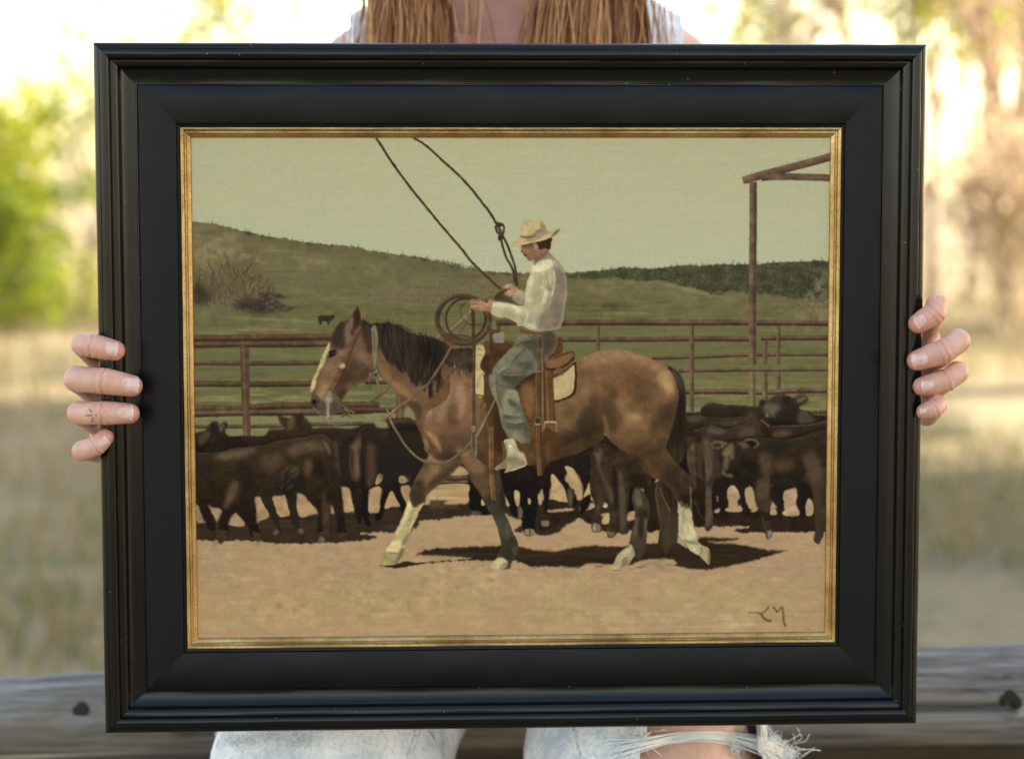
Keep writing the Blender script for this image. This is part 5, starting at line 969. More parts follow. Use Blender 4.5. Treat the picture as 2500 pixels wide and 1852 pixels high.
# dark knots set in the rail
rail_bvh = BVHTree.FromPolygons([tuple(v) for v in V], F)
for SX, SY, ks in ((198, 1730, .0078), (2466, 1712, .0105)):
    o_ = Vector(cam.location); d_ = (pix(SX, SY, LY)-o_).normalized(); hp, hn = rail_bvh.ray_cast(o_, d_)[:2]
    if hn.dot(d_) > 0: hn = -hn
    ta = Vector((1, 0, 0)); ta = (ta-hn*ta.dot(hn)).normalized(); tb_ = hn.cross(ta); vv = []; nn = 16
    for j, (rr, off) in enumerate(((ks, -.0006), (ks*.85, .0008), (ks*.35, .0010))):
        for k in range(nn):
            q = 2*PI*k/nn; f = 1+.10*math.sin(3*q+SX)+.06*math.sin(5*q); p = hp+ta*math.cos(q)*rr*f*1.1+tb_*math.sin(q)*rr*f*.95
            h = rail_bvh.ray_cast(p+hn*.03, -hn); vv.append((h[0] if h[0] is not None else p)+hn*off)
    ff = [(j*nn+k, j*nn+(k+1) % nn, (j+1)*nn+(k+1) % nn, (j+1)*nn+k) for j in range(2) for k in range(nn)]+[tuple(2*nn+k for k in range(nn))]
    MB().add(vv, ff).build('knot', KNOT, rail1)
l3 = pix(0, 1935, LY+.05); l4 = pix(2500, 1905, LY+.05); d3 = l4-l3
V, F, _ = log(l3-d3*.45, l4+d3*.45, .034, .044, 43, [(tt(1310), .1, .012), (tt(2052), .3, .010)], m=300, n=44)
MB().add(V, F).build('rail', BROWNWOOD, fence)['label'] = 'brown lower log rail'
for t in (-.32, 1.32):
    c = la+dl*t; post = MB()
    V, F, _ = log((c.x, c.y+.075, -.1), (c.x+.01, c.y+.075, c.z+.12), .07, .06, int(50+t*9), m=40, n=24); post.add(V, F)
    post.build('post', WOOD, fence)

# ================================================================ FRAMED PAINTING
RF = Matrix.Rotation(.00491, 3, 'Z') @ Matrix.Rotation(.04556, 3, 'Y') @ Matrix.Rotation(.0887, 3, 'X')
MF = CAM @ (Matrix.Translation((.0016, -.00832, -1.51624)) @ RF.to_4x4())
W_, H_ = .5826, .48635
FR = empty('framed_painting', MF.translation, MF.to_euler())
tag(FR, 'oil painting of a mounted roper and black calves in a black wooden frame', 'painting')

BLACK = mat('black_lacquer', (.010, .010, .011), .33, 0, .32)
_v = coords(BLACK); _n = noise(BLACK, _v, 9, 4); _g = noise(BLACK, coords(BLACK, (30, 600, 60)), 1, 4, .7)
L(BLACK, ramp(BLACK, _n, [(.3, (.19, .19, .19)), (.7, (.24, .24, .24))]), B(BLACK).inputs['Roughness'])
_d = N(BLACK, 'ShaderNodeTexVoronoi'); _d.inputs['Scale'].default_value = 95; L(BLACK, _v, _d.inputs['Vector'])
_dn = N(BLACK, 'ShaderNodeTexNoise'); _dn.inputs['Scale'].default_value = 60; L(BLACK, _v, _dn.inputs['Vector'])
_mul = N(BLACK, 'ShaderNodeMath', operation='ADD'); L(BLACK, _d.outputs['Distance'], _mul.inputs[0])
_m2 = N(BLACK, 'ShaderNodeMath', operation='MULTIPLY'); L(BLACK, _dn.outputs[0], _m2.inputs[0]); _m2.inputs[1].default_value = -.085; L(BLACK, _m2.outputs[0], _mul.inputs[1])
_dust = ramp(BLACK, _mul.outputs[0], [(0.0, (.4, .4, .4)), (.004, (0, 0, 0))])
L(BLACK, mixc(BLACK, _dust, (.0022, .0022, .0024), (.30, .28, .25)), B(BLACK).inputs['Base Color'])
L(BLACK, bump(BLACK, _g, .06, .0004, bump(BLACK, _n, .12, .002)), B(BLACK).inputs['Normal'])
PANEL = mat('black_panel', (.0024, .0024, .0026), .5, 0, .20)
_g = noise(PANEL, coords(PANEL, (8, 520, 60)), 1, 5, .75); _n = noise(PANEL, coords(PANEL), 14, 4)
L(PANEL, ramp(PANEL, _n, [(.3, (.34, .34, .34)), (.7, (.44, .44, .44))]), B(PANEL).inputs['Roughness'])
L(PANEL, bump(PANEL, _g, .16, .0005, bump(PANEL, _n, .1, .002)), B(PANEL).inputs['Normal'])
GOLD = mat('antique_gold', (.6, .42, .18), .34, .9)
_n = noise(GOLD, coords(GOLD), 26, 5, .7); _n2 = noise(GOLD, coords(GOLD), 620, 3, .75)
_c = ramp(GOLD, _n, [(.30, (.24, .135, .05)), (.5, (.42, .265, .10)), (.7, (.55, .38, .17))])
_c = mixc(GOLD, ramp(GOLD, _n2, [(.5, (0, 0, 0)), (.70, (.5, .5, .5))]), _c, (.13, .065, .03))
L(GOLD, _c, B(GOLD).inputs['Base Color']); L(GOLD, ramp(GOLD, _n2, [(.3, (.26, .26, .26)), (.7, (.5, .5, .5))]), B(GOLD).inputs['Roughness'])
L(GOLD, bump(GOLD, _n2, .25, .0004), B(GOLD).inputs['Normal'])

def sweep(name, prof, material, seg=70, wob=.00005, seed=1, closed=False):
    """mitred picture-frame moulding: profile (inset, z) in mm swept round the rectangle"""
    rn = np.random.default_rng(seed); ph = rn.uniform(0, 6, 6); V = []; F = []; m = len(prof)
    cor = [(-1, 1), (1, 1), (1, -1), (-1, -1)]; ring = 0
    for s in range(4):
        a, b = cor[s], cor[(s+1) % 4]
        for i in range(seg):
            t = i/seg; t = .5-.5*math.cos(PI*t)
            for j, (d, z) in enumerate(prof):
                d_, z_ = d/1000, z/1000
                ax, ay = a[0]*(W_/2-d_), a[1]*(H_/2-d_); bx, by = b[0]*(W_/2-d_), b[1]*(H_/2-d_)
                q = (s+t)*9; o = wob*(math.sin(q*3.1+ph[0]+j)+.6*math.sin(q*7.7+ph[1]+j*.6))
                nx, ny = [(0, 1), (1, 0), (0, -1), (-1, 0)][s]
                V.append((ax+(bx-ax)*t+nx*o*.6*min(1, t*20, (1-t)*20), ay+(by-ay)*t+ny*o*.6*min(1, t*20, (1-t)*20), z_+o))
            ring += 1
    nr = ring
    for i in range(nr):
        for j in range(m-1): F.append((i*m+j, i*m+j+1, ((i+1) % nr)*m+j+1, ((i+1) % nr)*m+j))
        if closed: F.append((i*m+m-1, i*m, ((i+1) % nr)*m, ((i+1) % nr)*m+m-1))
    o = mesh(name, V, F, material, FR, True, True); o.data.set_sharp_from_angle(angle=R(38)); return o
sweep('moulding', [(12, -31), (1.0, -31), (.2, -30), (0, -28), (0, -6), (.25, -4.2), (.9, -2.9), (2.0, -1.8), (3.2, -1.15), (4.1, -.9), (4.3, -1.15), (4.6, -.8), (5.3, -.25), (6.8, .15), (8.6, .15), (10.1, -.3), (10.9, -1.1), (11.3, -2.4),
      (11.5, -4.2), (12.0, -4.9), (13.2, -5.0), (14.4, -5.2), (15.6, -5.9), (16.5, -7.0), (17.0, -8.2), (17.3, -9.0), (18.2, -10.2), (19.6, -11.4), (21.6, -12.4), (24.0, -13.0), (26.8, -13.3), (27.4, -13.3), (27.7, -12.8), (28.4, -12.7), (28.8, -13.2), (28.9, -14.4), (12, -31)], BLACK)
sweep('flat_panel', [(28.75, -14.6), (28.8, -13.9), (29.2, -13.7), (40, -13.7), (54.6, -13.7), (55.2, -13.9), (55.5, -14.5), (55.6, -16.4), (57.3, -16.8), (57.7, -17.8), (57.7, -22)], PANEL, wob=.00005, seed=2)
sweep('gold_liner', [(57.5, -21), (57.55, -16.4), (57.7, -15), (58.2, -14.1), (59.0, -13.9), (59.9, -14.3), (60.4, -15.1), (60.6, -15.5), (61.0, -15.2), (61.6, -15.2), (62.1, -15.8), (62.4, -16.4),
      (63.4, -16.8), (64.4, -17.3), (65.1, -18.2), (65.5, -19.4)], GOLD, wob=.00004, seed=3)

def canvas():
    buf = paint(); lin = np.where(buf <= .04045, buf/12.92, ((buf+.055)/1.055)**2.4)
    nx, ny = 1180, 922; w2, h2 = W_/2-.0655+.002, H_/2-.0655+.002
    cx = (W_/2-.0655); cy = (H_/2-.0655)
    # projective map from the visible canvas rectangle to the photographed painting
    src = np.array([[-cx, cy], [cx, cy], [cx, -cy], [-cx, -cy]]); dst = np.array([[472.4, 349], [2028.4, 348], [2015, 1542], [488, 1559.7]])
    A = []; bb = []
    for (x, y), (u, v) in zip(src, dst):
        A += [[x, y, 1, 0, 0, 0, -u*x, -u*y], [0, 0, 0, x, y, 1, -v*x, -v*y]]; bb += [u, v]
    hh = np.linalg.solve(np.array(A), np.array(bb))
    X, Y = np.meshgrid(np.linspace(-w2, w2, nx), np.linspace(h2, -h2, ny)); D = hh[6]*X+hh[7]*Y+1
    U = (hh[0]*X+hh[1]*Y+hh[2])/D; Vv = (hh[3]*X+hh[4]*Y+hh[5])/D
    fx = np.clip((U-X0)*PS-.5, 0, PW-1.001); fy = np.clip((Vv-Y0)*PS-.5, 0, PH-1.001); ix = fx.astype(int); iy = fy.astype(int); ax = (fx-ix)[..., None]; ay = (fy-iy)[..., None]
    c = (lin[iy, ix]*(1-ax)+lin[iy, ix+1]*ax)*(1-ay)+(lin[iy+1, ix]*(1-ax)+lin[iy+1, ix+1]*ax)*ay
    c = np.clip(c*np.array(PAINT_GAIN)-np.array([.0085, .0085, .007])*(1-c), .002, 1)
    V = np.c_[X.ravel(), Y.ravel(), np.full(nx*ny, -.0186)]
    i = np.arange(ny-1)[:, None]*nx+np.arange(nx-1)[None]; F = np.stack([i, i+nx, i+nx+1, i+1], -1).reshape(-1, 4)
    me = bpy.data.meshes.new('canvas'); me.vertices.add(len(V)); me.vertices.foreach_set('co', V.astype(np.float32).ravel())
    me.loops.add(F.size); me.loops.foreach_set('vertex_index', F.astype(np.int32).ravel()); me.polygons.add(len(F))
    me.polygons.foreach_set('loop_start', np.arange(0, F.size, 4, dtype=np.int32));
    me.update(calc_edges=True); me.validate()
    at = me.color_attributes.new('oil_paint', 'FLOAT_COLOR', 'POINT'); at.data.foreach_set('color', np.concatenate([c.reshape(-1, 3), np.ones((nx*ny, 1))], 1).astype(np.float32).ravel())
    m = mat('oil_paint', rough=.6, spec=.08); a = N(m, 'ShaderNodeAttribute', attribute_name='oil_paint'); L(m, a.outputs['Color'], B(m).inputs['Base Color'])
    v = coords(m); wv1 = N(m, 'ShaderNodeTexWave', bands_direction='X'); wv2 = N(m, 'ShaderNodeTexWave', bands_direction='Y')
    for q in (wv1, wv2): q.inputs['Scale'].default_value = 330; q.inputs['Distortion'].default_value = .6; L(m, v, q.inputs['Vector'])
    ad = N(m, 'ShaderNodeMath', operation='ADD'); L(m, wv1.outputs[1], ad.inputs[0]); L(m, wv2.outputs[1], ad.inputs[1])
    st = noise(m, coords(m, (60, 300, 1)), 1, 5, .7, .5); bl = noise(m, v, 120, 4, .6)
    b1 = bump(m, ad.outputs[0], .05, .0002); b2 = bump(m, st, .2, .0006, b1); L(m, bump(m, bl, .12, .0006, b2), B(m).inputs['Normal'])
    me.materials.append(m); o = bpy.data.objects.new('canvas', me); COL.objects.link(o); o.parent = FR
    o['label'] = 'painted canvas of a cowboy on a bay horse roping beside black calves, signed at lower right'
    bk = MB(); bk.add([(-w2, -h2, -.024), (w2, -h2, -.024), (w2, h2, -.024), (-w2, h2, -.024), (-w2, -h2, -.030), (w2, -h2, -.030), (w2, h2, -.030), (-w2, h2, -.030)],
                      [(0, 1, 2, 3), (7, 6, 5, 4), (0, 4, 5, 1), (1, 5, 6, 2), (2, 6, 7, 3), (3, 7, 4, 0)]); bk.build('backing_board', mat('kraft_board', (.30, .21, .12), .9), FR, False, True)
PAINT_GAIN = (1.0, .89, .82)
canvas()

# ================================================================ PERSON
person = empty('person', (0, LY-.02, 0)); tag(person, 'seated person with long light brown hair and ripped pale jeans, holding up the painting', 'person')
SKIN = mat('skin', (.55, .30, .21), .42, 0, .45)
_n = noise(SKIN, coords(SKIN), 55, 5, .65); _n2 = noise(SKIN, coords(SKIN), 900, 3, .6); _n1 = noise(SKIN, coords(SKIN), 40, 3); _nw = noise(SKIN, coords(SKIN, (2.2, 1, .55)), 260, 5, .7, .6)
_at = N(SKIN, 'ShaderNodeAttribute', attribute_name='red_and_shade')  # red tips and knuckles, plus painted shade in creases and on the chest
_c = mixc(SKIN, ramp(SKIN, _n, [(.32, (0, 0, 0)), (.68, (1, 1, 1))]), (.55, .315, .215), (.69, .44, .32)); _c = mixc(SKIN, ramp(SKIN, _n1, [(.4, (0, 0, 0)), (.7, (.35, .35, .35))]), _c, (.56, .27, .215)); _c = mixc(SKIN, _at.outputs['Fac'], _c, (.52, .17, .125))
L(SKIN, _c, B(SKIN).inputs['Base Color']); B(SKIN).inputs['Subsurface Weight'].default_value = .18; B(SKIN).inputs['Subsurface Radius'].default_value = (.012, .004, .002); B(SKIN).inputs['Subsurface Scale'].default_value = .5
L(SKIN, bump(SKIN, _n2, .35, .0006, bump(SKIN, _nw, .45, .0009)), B(SKIN).inputs['Normal'])

def ball(c, r, n=20, scale=(1, 1, 1), rot=None):
    V = []; F = []; c = Vector(c); m = n//2
    for i in range(m+1):
        th = PI*i/m
        for k in range(n):
            ph = 2*PI*k/n; p = Vector((math.sin(th)*math.cos(ph)*scale[0], math.sin(th)*math.sin(ph)*scale[1], math.cos(th)*scale[2]))*r
            if rot: p = rot @ p
            V.append(c+p)
    for i in range(m):
        for k in range(n): F.append((i*n+k, (i+1)*n+k, (i+1)*n+(k+1) % n, i*n+(k+1) % n))
    return V, F
def chain(mb, pts, n=16, step=.25):
    """overlapping balls and cones along joints (x, y, z, r)"""
    for i in range(len(pts)-1):
        a, b = np.array(pts[i], float), np.array(pts[i+1], float)
        ln = np.linalg.norm(b[:3]-a[:3]); k = max(2, int(ln/(min(a[3], b[3])*step)))
        for t in np.linspace(0, 1, k): q = a+(b-a)*t; mb.add(*ball(q[:3], q[3], n))
def remesh(mb, voxel, it=6, fac=.5):
    me = bpy.data.meshes.new('t'); me.from_pydata(mb.V, [], mb.F); o = bpy.data.objects.new('t', me); COL.objects.link(o)
    m = o.modifiers.new('r', 'REMESH'); m.mode = 'VOXEL'; m.voxel_size = voxel; m.use_smooth_shade = True
    if it: s = o.modifiers.new('s', 'SMOOTH'); s.iterations = it; s.factor = fac
    dg = bpy.context.evaluated_depsgraph_get(); ev = o.evaluated_get(dg); e = ev.to_mesh()
    V = np.zeros(len(e.vertices)*3, np.float32); e.vertices.foreach_get('co', V); V = V.reshape(-1, 3).astype(float); F = [tuple(p.vertices) for p in e.polygons]
    ev.to_mesh_clear(); bpy.data.objects.remove(o); bpy.data.meshes.remove(me); return V, F

FY = MF.translation.y       # plane of the frame front
# ---- hands: each finger runs tip -> last joint -> middle joint -> knuckle, measured on the photo
def P3(sx, sy, y, r): p = pix(sx, sy, y); return (p.x, p.y, p.z, r)
yl, yr = FY-.013, FY+.012    # frame front surface is nearer at the left, farther at the right
HANDS = []
def hand(side, fingers, wrist, palm, thumb, y0):
    mb = MB(); joints = []
    for f in fingers:
        chain(mb, f, 18, .16); joints.append(f)
    chain(mb, palm, 14, .3)
    for a, b in zip([f[-1] for f in fingers], [f[-1] for f in fingers][1:]): chain(mb, [a, b], 14, .3)
    mc = wrist
    for f in fingers: chain(mb, [f[-1], (mc[0], mc[1], mc[2], .017)], 14, .3)
    chain(mb, thumb, 16, .2)
    V, F = remesh(mb, .00095, 6, .5)
    # creases over the finger joints and bony knuckles
    red = np.zeros(len(V))
    for f in fingers:
        p = np.array(f)[:, :3]; rr = np.array(f)[:, 3]
        for j, amp in ((2, .00085), (4, .00095)):
            if j >= len(p)-1: continue
            ax = p[j-1]-p[j+1]; ax /= np.linalg.norm(ax); d = V-p[j]; t = d@ax; rad = np.linalg.norm(d-np.outer(t, ax), axis=1)
            near = (np.abs(t) < rr[j]*1.0) & (rad < rr[j]*1.6)
            front = np.clip((-(d[:, 1])/rr[j])*.8+.5, 0, 1)
            nrm = (d-np.outer(t, ax)); nrm /= (np.linalg.norm(nrm, axis=1)[:, None]+1e-9)
            wv = -np.clip(np.cos(t/rr[j]*13+np.sin(V[:, 2]*700+j)*.7), -.2, 1)*np.exp(-(t/(rr[j]*.5))**2)
            V[near] += (nrm*(wv*amp*front)[:, None])[near]
            red = np.maximum(red, np.where(near, np.clip(-wv-.3, 0, 1)*.75*front, 0))  # shade along the crease lines, put into the skin colour
            red = np.maximum(red, np.exp(-((np.linalg.norm(V-p[j], axis=1))/(rr[j]*1.25))**2)*.55*(near | True))
        red = np.maximum(red, np.exp(-(np.linalg.norm(V-p[0], axis=1)/(rr[0]*1.5))**2)*.95)
    return V, F, red
def finger(side, tip, dip, pip, r, y, mc, rt=None, hook=0.):
    """tip/dip/pip in photo px; mc = knuckle (world). The middle bone lies on the face of the frame, the first bone goes back."""
    a = Vector(pix(*tip, y-r[0]*.9)); b = Vector(pix(*dip, y-r[1]*1.12)); c = Vector(pix(*pip, y-r[2]*.55)); m = Vector(mc)
    s = -1 if side == 'l' else 1
    c = c-Vector((s*r[2]*.95, 0, 0)); a = a+Vector((s*r[0]*.92, 0, 0))
    k = lambda p, q, t: p+(q-p)*t
    pts = [(*a, r[0]*.93), (*k(a, b, .5), r[0]*1.04), (*b, r[1]), (*k(b, c, .5)+Vector((0, -.0006, 0)), (r[1]+r[2])/2*.97), (*c, r[2]), (*k(c, m, .35)+Vector((s*.0015, .001, 0)), r[2]*.92), (*k(c, m, .7), r[3]*1.0), (*m, r[3])]
    return pts
NAIL = mat('fingernail', (.60, .36, .30), .18, 0, .5)
_c = mixc(NAIL, ramp(NAIL, noise(NAIL, coords(NAIL), 160, 3), [(.4, (0, 0, 0)), (.6, (1, 1, 1))]), (.56, .31, .26), (.66, .42, .36)); L(NAIL, _c, B(NAIL).inputs['Base Color'])
NAILTIP = mat('nail_edge', (.66, .50, .42), .3)
TAT = mat('tattoo_ink', (.10, .10, .11), .6)

def qL(x, y): return (x/2.542, 600+y/2.542)
def qR(x, y): return (2050+x/2.824, 600+y/2.824)
def mk(S, y): v = pix(*S, y); return v
KL = [mk((250, 884), FY+.052), mk((243, 962), FY+.056), mk((246, 1036), FY+.054), mk((252, 1100), FY+.048)]
left = [finger('l', qL(778, 650), qL(575, 620), qL(443, 612), (.0078, .0086, .0083, .0092), yl, KL[0]),
        finger('l', qL(886, 868), qL(645, 838), qL(398, 826), (.0083, .0095, .0094, .0098), yl, KL[1]),
        finger('l', qL(868, 1040), qL(640, 1036), qL(418, 1036), (.0078, .0086, .0084, .0094), yl, KL[2]),
        finger('l', qL(708, 1188), qL(600, 1238), qL(447, 1272), (.0066, .0072, .0074, .0086), yl, KL[3])]
KR = [mk((2262, 806), FY+.072), mk((2270, 884), FY+.078), mk((2268, 950), FY+.076), mk((2262, 1012), FY+.070)]
right = [finger('r', qR(472, 535), qR(655, 465), qR(745, 410), (.0077, .0082, .0082, .0092), yr, KR[0]),
         finger('r', qR(463, 790), qR(715, 728), qR(898, 655), (.0080, .0090, .0090, .0098), yr, KR[1]),
         finger('r', qR(503, 968), qR(735, 930), qR(888, 872), (.0074, .0080, .0083, .0094), yr, KR[2]),
         finger('r', qR(528, 1142), qR(650, 1120), qR(740, 1092), (.0064, .0070, .0072, .0086), yr, KR[3])]
WL = (-.250, FY+.105, .995, .025); WR = (.256, FY+.125, 1.0, .025)
def palm(ks, w): c = (Vector(ks[0])+Vector(ks[3]))/2; return [(c.x*.97, c.y+.018, c.z, .016), w, (w[0]*.97, w[1]+.03, w[2]-.004, .024)]
def thumbc(w, s, z, y): return [w, (s*.262, y+.036, z+.008, .014), (s*.246, y+.018, z+.018, .0115), (s*.228, y+.010, z+.026, .0098), (s*.206, y+.0085, z+.032, .0085)]
zl = (KL[0].z+KL[3].z)/2; zr = (KR[0].z+KR[3].z)/2
VL, FL_, RL = hand('l', left, WL, palm(KL, WL), thumbc(WL, -1, zl, yl+.032), FY)
VR, FR_, RR = hand('r', right, WR, palm(KR, WR), thumbc(WR, 1, zr, yr+.032), FY)

# ---- the rest of the body: head, neck, torso, arms, legs
mb = MB(); Y = LY-.015
S_ = [(-.126, Y, 1.243), (.134, Y, 1.243)]
mb.add(*ball((0, Y+.02, .835), .12, 24, (1.25, .95, .8)))                     # hips
mb.add(*ball((0, Y+.01, .95), .105, 24, (1.05, .8, 1.1)))
mb.add(*ball((0, Y, 1.08), .115, 24, (1.12, .80, 1.1)))
mb.add(*ball((.003, Y+.005, 1.175), .10, 24, (1.30, .80, .95)))
for s, sh in zip((-1, 1), S_):
    mb.add(*ball((s*.062, Y-.075, 1.10), .052, 20, (1, .8, 1)))
    chain(mb, [(s*.035, Y+.01, 1.335, .036), (s*.075, Y+.008, 1.283, .042), (sh[0], sh[1], sh[2]+.004, .048)], 16)
    wr = WL if s < 0 else WR
    el = (s*.228, Y-.09, .965, .036)
    chain(mb, [(sh[0], sh[1], sh[2], .048), (sh[0]+s*.025, Y-.012, 1.16, .042), (sh[0]+s*.06, Y-.05, 1.05, .038), el, (s*.245, (Y-.09+wr[1])/2, .975, .034), (wr[0], wr[1]+.012, wr[2]-.002, .0235)], 16)
    chain(mb, [(s*.006, Y-.062, 1.262, .012), (s*.075, Y-.05, 1.278, .013), (s*.125, Y-.01, 1.29, .014)], 10)     # collar bones
chain(mb, [(0, Y+.01, 1.22, .06), (0, Y+.012, 1.30, .052), (0, Y+.005, 1.37, .050)], 18)
KX = (-.142, .106); KY, KZ = FY+.112, .694
for s, kx in zip((-1, 1), KX):
    chain(mb, [(s*.085, Y+.01, .80, .082), (s*.11, (Y+KY)/2, .765, .072), (kx*1.03, KY+.024, KZ+.002, .076+(.008 if s > 0 else 0)), (kx*1.03, KY+.010, KZ-.012, .073+(.008 if s > 0 else 0)), (kx*.97, KY+.005, KZ-.10, .052), (kx*.9, KY+.05, .38, .050), (kx*.85, KY+.07, .10, .034)], 18)
    mb.add(*ball((kx, KY-.030, KZ-.022), .036, 18, (1, .8, 1.1)))
    chain(mb, [(kx*.85, KY+.07, .10, .036), (kx*.85, KY+.06, .045, .036), (kx*.87, KY-.05, .035, .030), (kx*.88, KY-.09, .03, .026)], 14)
# head (above the photo's upper edge): skull, jaw, nose, ears
HZ = 1.475
mb.add(*ball((0, Y+.015, HZ+.03), .085, 28, (.88, 1.08, 1.05))); mb.add(*ball((0, Y-.03, HZ-.045), .055, 22, (.95, .95, 1.05)))
mb.add(*ball((0, Y-.055, HZ-.082), .020, 14, (1.1, 1, .8))); chain(mb, [(0, Y-.078, HZ+.018, .008), (0, Y-.094, HZ-.018, .0105)], 12)
for s in (-1, 1):
    mb.add(*ball((s*.012, Y-.083, HZ-.022), .008, 10)); mb.add(*ball((s*.034, Y-.06, HZ-.018), .022, 14)); mb.add(*ball((s*.077, Y+.012, HZ+.0), .02, 14, (.4, .8, 1.3)))
for s in (-1, 1):
    chain(mb, [(s*.019, Y-.066, HZ+.020, .0035), (s*.026, Y-.073, HZ+.0265, .0045), (s*.038, Y-.072, HZ+.0265, .0045), (s*.047, Y-.060, HZ+.018, .0035)], 10)
    chain(mb, [(s*.019, Y-.066, HZ+.016, .003), (s*.026, Y-.072, HZ+.0085, .004), (s*.038, Y-.071, HZ+.0085, .004), (s*.047, Y-.060, HZ+.016, .003)], 10)
    chain(mb, [(s*.014, Y-.078, HZ+.036, .005), (s*.032, Y-.079, HZ+.041, .006), (s*.050, Y-.066, HZ+.036, .004)], 10)
chain(mb, [(-.018, Y-.079, HZ-.05, .0055), (0, Y-.083, HZ-.048, .0065), (.018, Y-.079, HZ-.05, .0055)], 10); chain(mb, [(-.015, Y-.078, HZ-.060, .006), (0, Y-.081, HZ-.062, .0075), (.015, Y-.078, HZ-.060, .006)], 10)
VB, FB = remesh(mb, .0045, 8, .5)
# one skin surface: arms run on into the wrists of the hands
V = np.vstack([VB, VL, VR]); F = FB+[tuple(i+len(VB) for i in f) for f in FL_]+[tuple(i+len(VB)+len(VL) for i in f) for f in FR_]
body = mesh('body', V, F, SKIN, person)
red = np.concatenate([np.exp(-(np.linalg.norm((VB-np.array([0, Y-.09, 1.27]))/np.array([.09, .08, .10]), axis=1))**2)*.7, RL, RR])  # shade on the chest between the hair is painted into the skin colour
at = body.data.attributes.new('red_and_shade', 'FLOAT', 'POINT'); at.data.foreach_set('value', red.astype(np.float32))
EYEW = mat('eye_white', (.62, .58, .54), .2); EYEI = mat('iris', (.03, .022, .015), .1)
for nm_, x_ in (('eye', -.032), ('eye', .032)):
    eb = MB().add(*ball((x_, Y-.0625, HZ+.0175), .0118, 20)).build(nm_, EYEW, body)
    MB().add(*ball((x_, Y-.0710, HZ+.0172), .0050, 16, (1, .7, 1))).build('iris', EYEI, eb)
mbl = MB(); mbl.add(*tube([(-.022, Y-.0815, HZ-.055), (-.008, Y-.0885, HZ-.053), (0, Y-.0895, HZ-.055), (.008, Y-.0885, HZ-.053), (.022, Y-.0815, HZ-.055)], [.001, .004, .0045, .004, .001], 8)); mbl.build('lips', mat('lips', (.45, .16, .13), .4), body)

# ---- nails and the small tattoo are laid on the skin by casting on to it
def caster_for(V, F): return BVHTree.FromPolygons([tuple(v) for v in V], F)
bl_, br_ = caster_for(VL, FL_), caster_for(VR, FR_)
def on_skin(bvh, S, off=.0003):
    o = Vector(cam.location); d = (pix(S[0], S[1], FY)-o).normalized(); h = bvh.ray_cast(o+d*1.2, d)
    if h[0] is None: return None
    return h[0]+h[1]*off if h[1].dot(d) < 0 else h[0]-h[1]*off
def nail(bvh, c, w, h, rot, q, tipdir, body_):
    """c centre in crop px, w along the finger, h across it"""
    nu, nv = 15, 13; V = []; ok = True
    tips = []
    for i in range(nu):
        for j in range(nv):
            u = -1+2*i/(nu-1); v = -1+2*j/(nv-1)
            # superellipse outline: rounder at the cuticle than at the tip
            vv = v*(1-.16*max(0, -u*tipdir)**2.2-.06*max(0, u*tipdir)**3); uu = u*(1-.18*v*v)
            x = c[0]+(uu*w/2*math.cos(rot)-vv*h/2*math.sin(rot)); y = c[1]+(uu*w/2*math.sin(rot)+vv*h/2*math.cos(rot))
            edge = max(abs(u), abs(v)); p = on_skin(bvh, q(x, y), .00055-.0006*max(0, edge-.75)/.25*(0 if u*tipdir > .7 else 1))
            if p is None: ok = False; p = Vector(V[-1]) if V else Vector((0, 0, 0))
            V.append(p)
    F1 = [(i*nv+j, (i+1)*nv+j, (i+1)*nv+j+1, i*nv+j+1) for i in range(nu-1) for j in range(nv-1)]
    a = (nu-2) if tipdir > 0 else 0
    F2 = [(i*nv+j, (i+1)*nv+j, (i+1)*nv+j+1, i*nv+j+1) for i in ([nu-2] if tipdir > 0 else [0]) for j in range(nv-1)]
    o = mesh('fingernail', V, F1, NAIL, body_); o.data.materials.append(NAILTIP)
    for k, f in enumerate(F1):
        if f in F2: o.data.polygons[k].material_index = 1
    # consistent facing
    n = o.data.polygons[len(F1)//2].normal
    if n.y > 0: o.data.flip_normals()
    return o
for c, w_, h_, r_ in (((692, 637), 78, 88, .12), ((808, 862), 108, 98, .03), ((777, 1036), 100, 88, 0.), ((637, 1219), 74, 58, -.5)): nail(bl_, c, w_, h_, r_, qL, 1, body)
for c, w_, h_, r_ in (((558, 520), 78, 88, -.42), ((553, 783), 112, 92, -.22), ((606, 962), 86, 72, -.12), ((580, 1137), 50, 40, -.1)): nail(br_, c, w_, h_, r_, qR, -1, body)
tb = MB()
for pts in (((553, 1012), (562, 1022), (571, 1031)), ((530, 1051), (550, 1051), (570, 1052)), ((576, 1066), (574, 1078), (570, 1090)), ((594, 1048), (600, 1048))):
    pp = [on_skin(bl_, qL(*p), .00005) for p in pts]
    if all(pp): tb.add(*tube(pp, .00042, 6))
tb.build('tattoo', TAT, body)

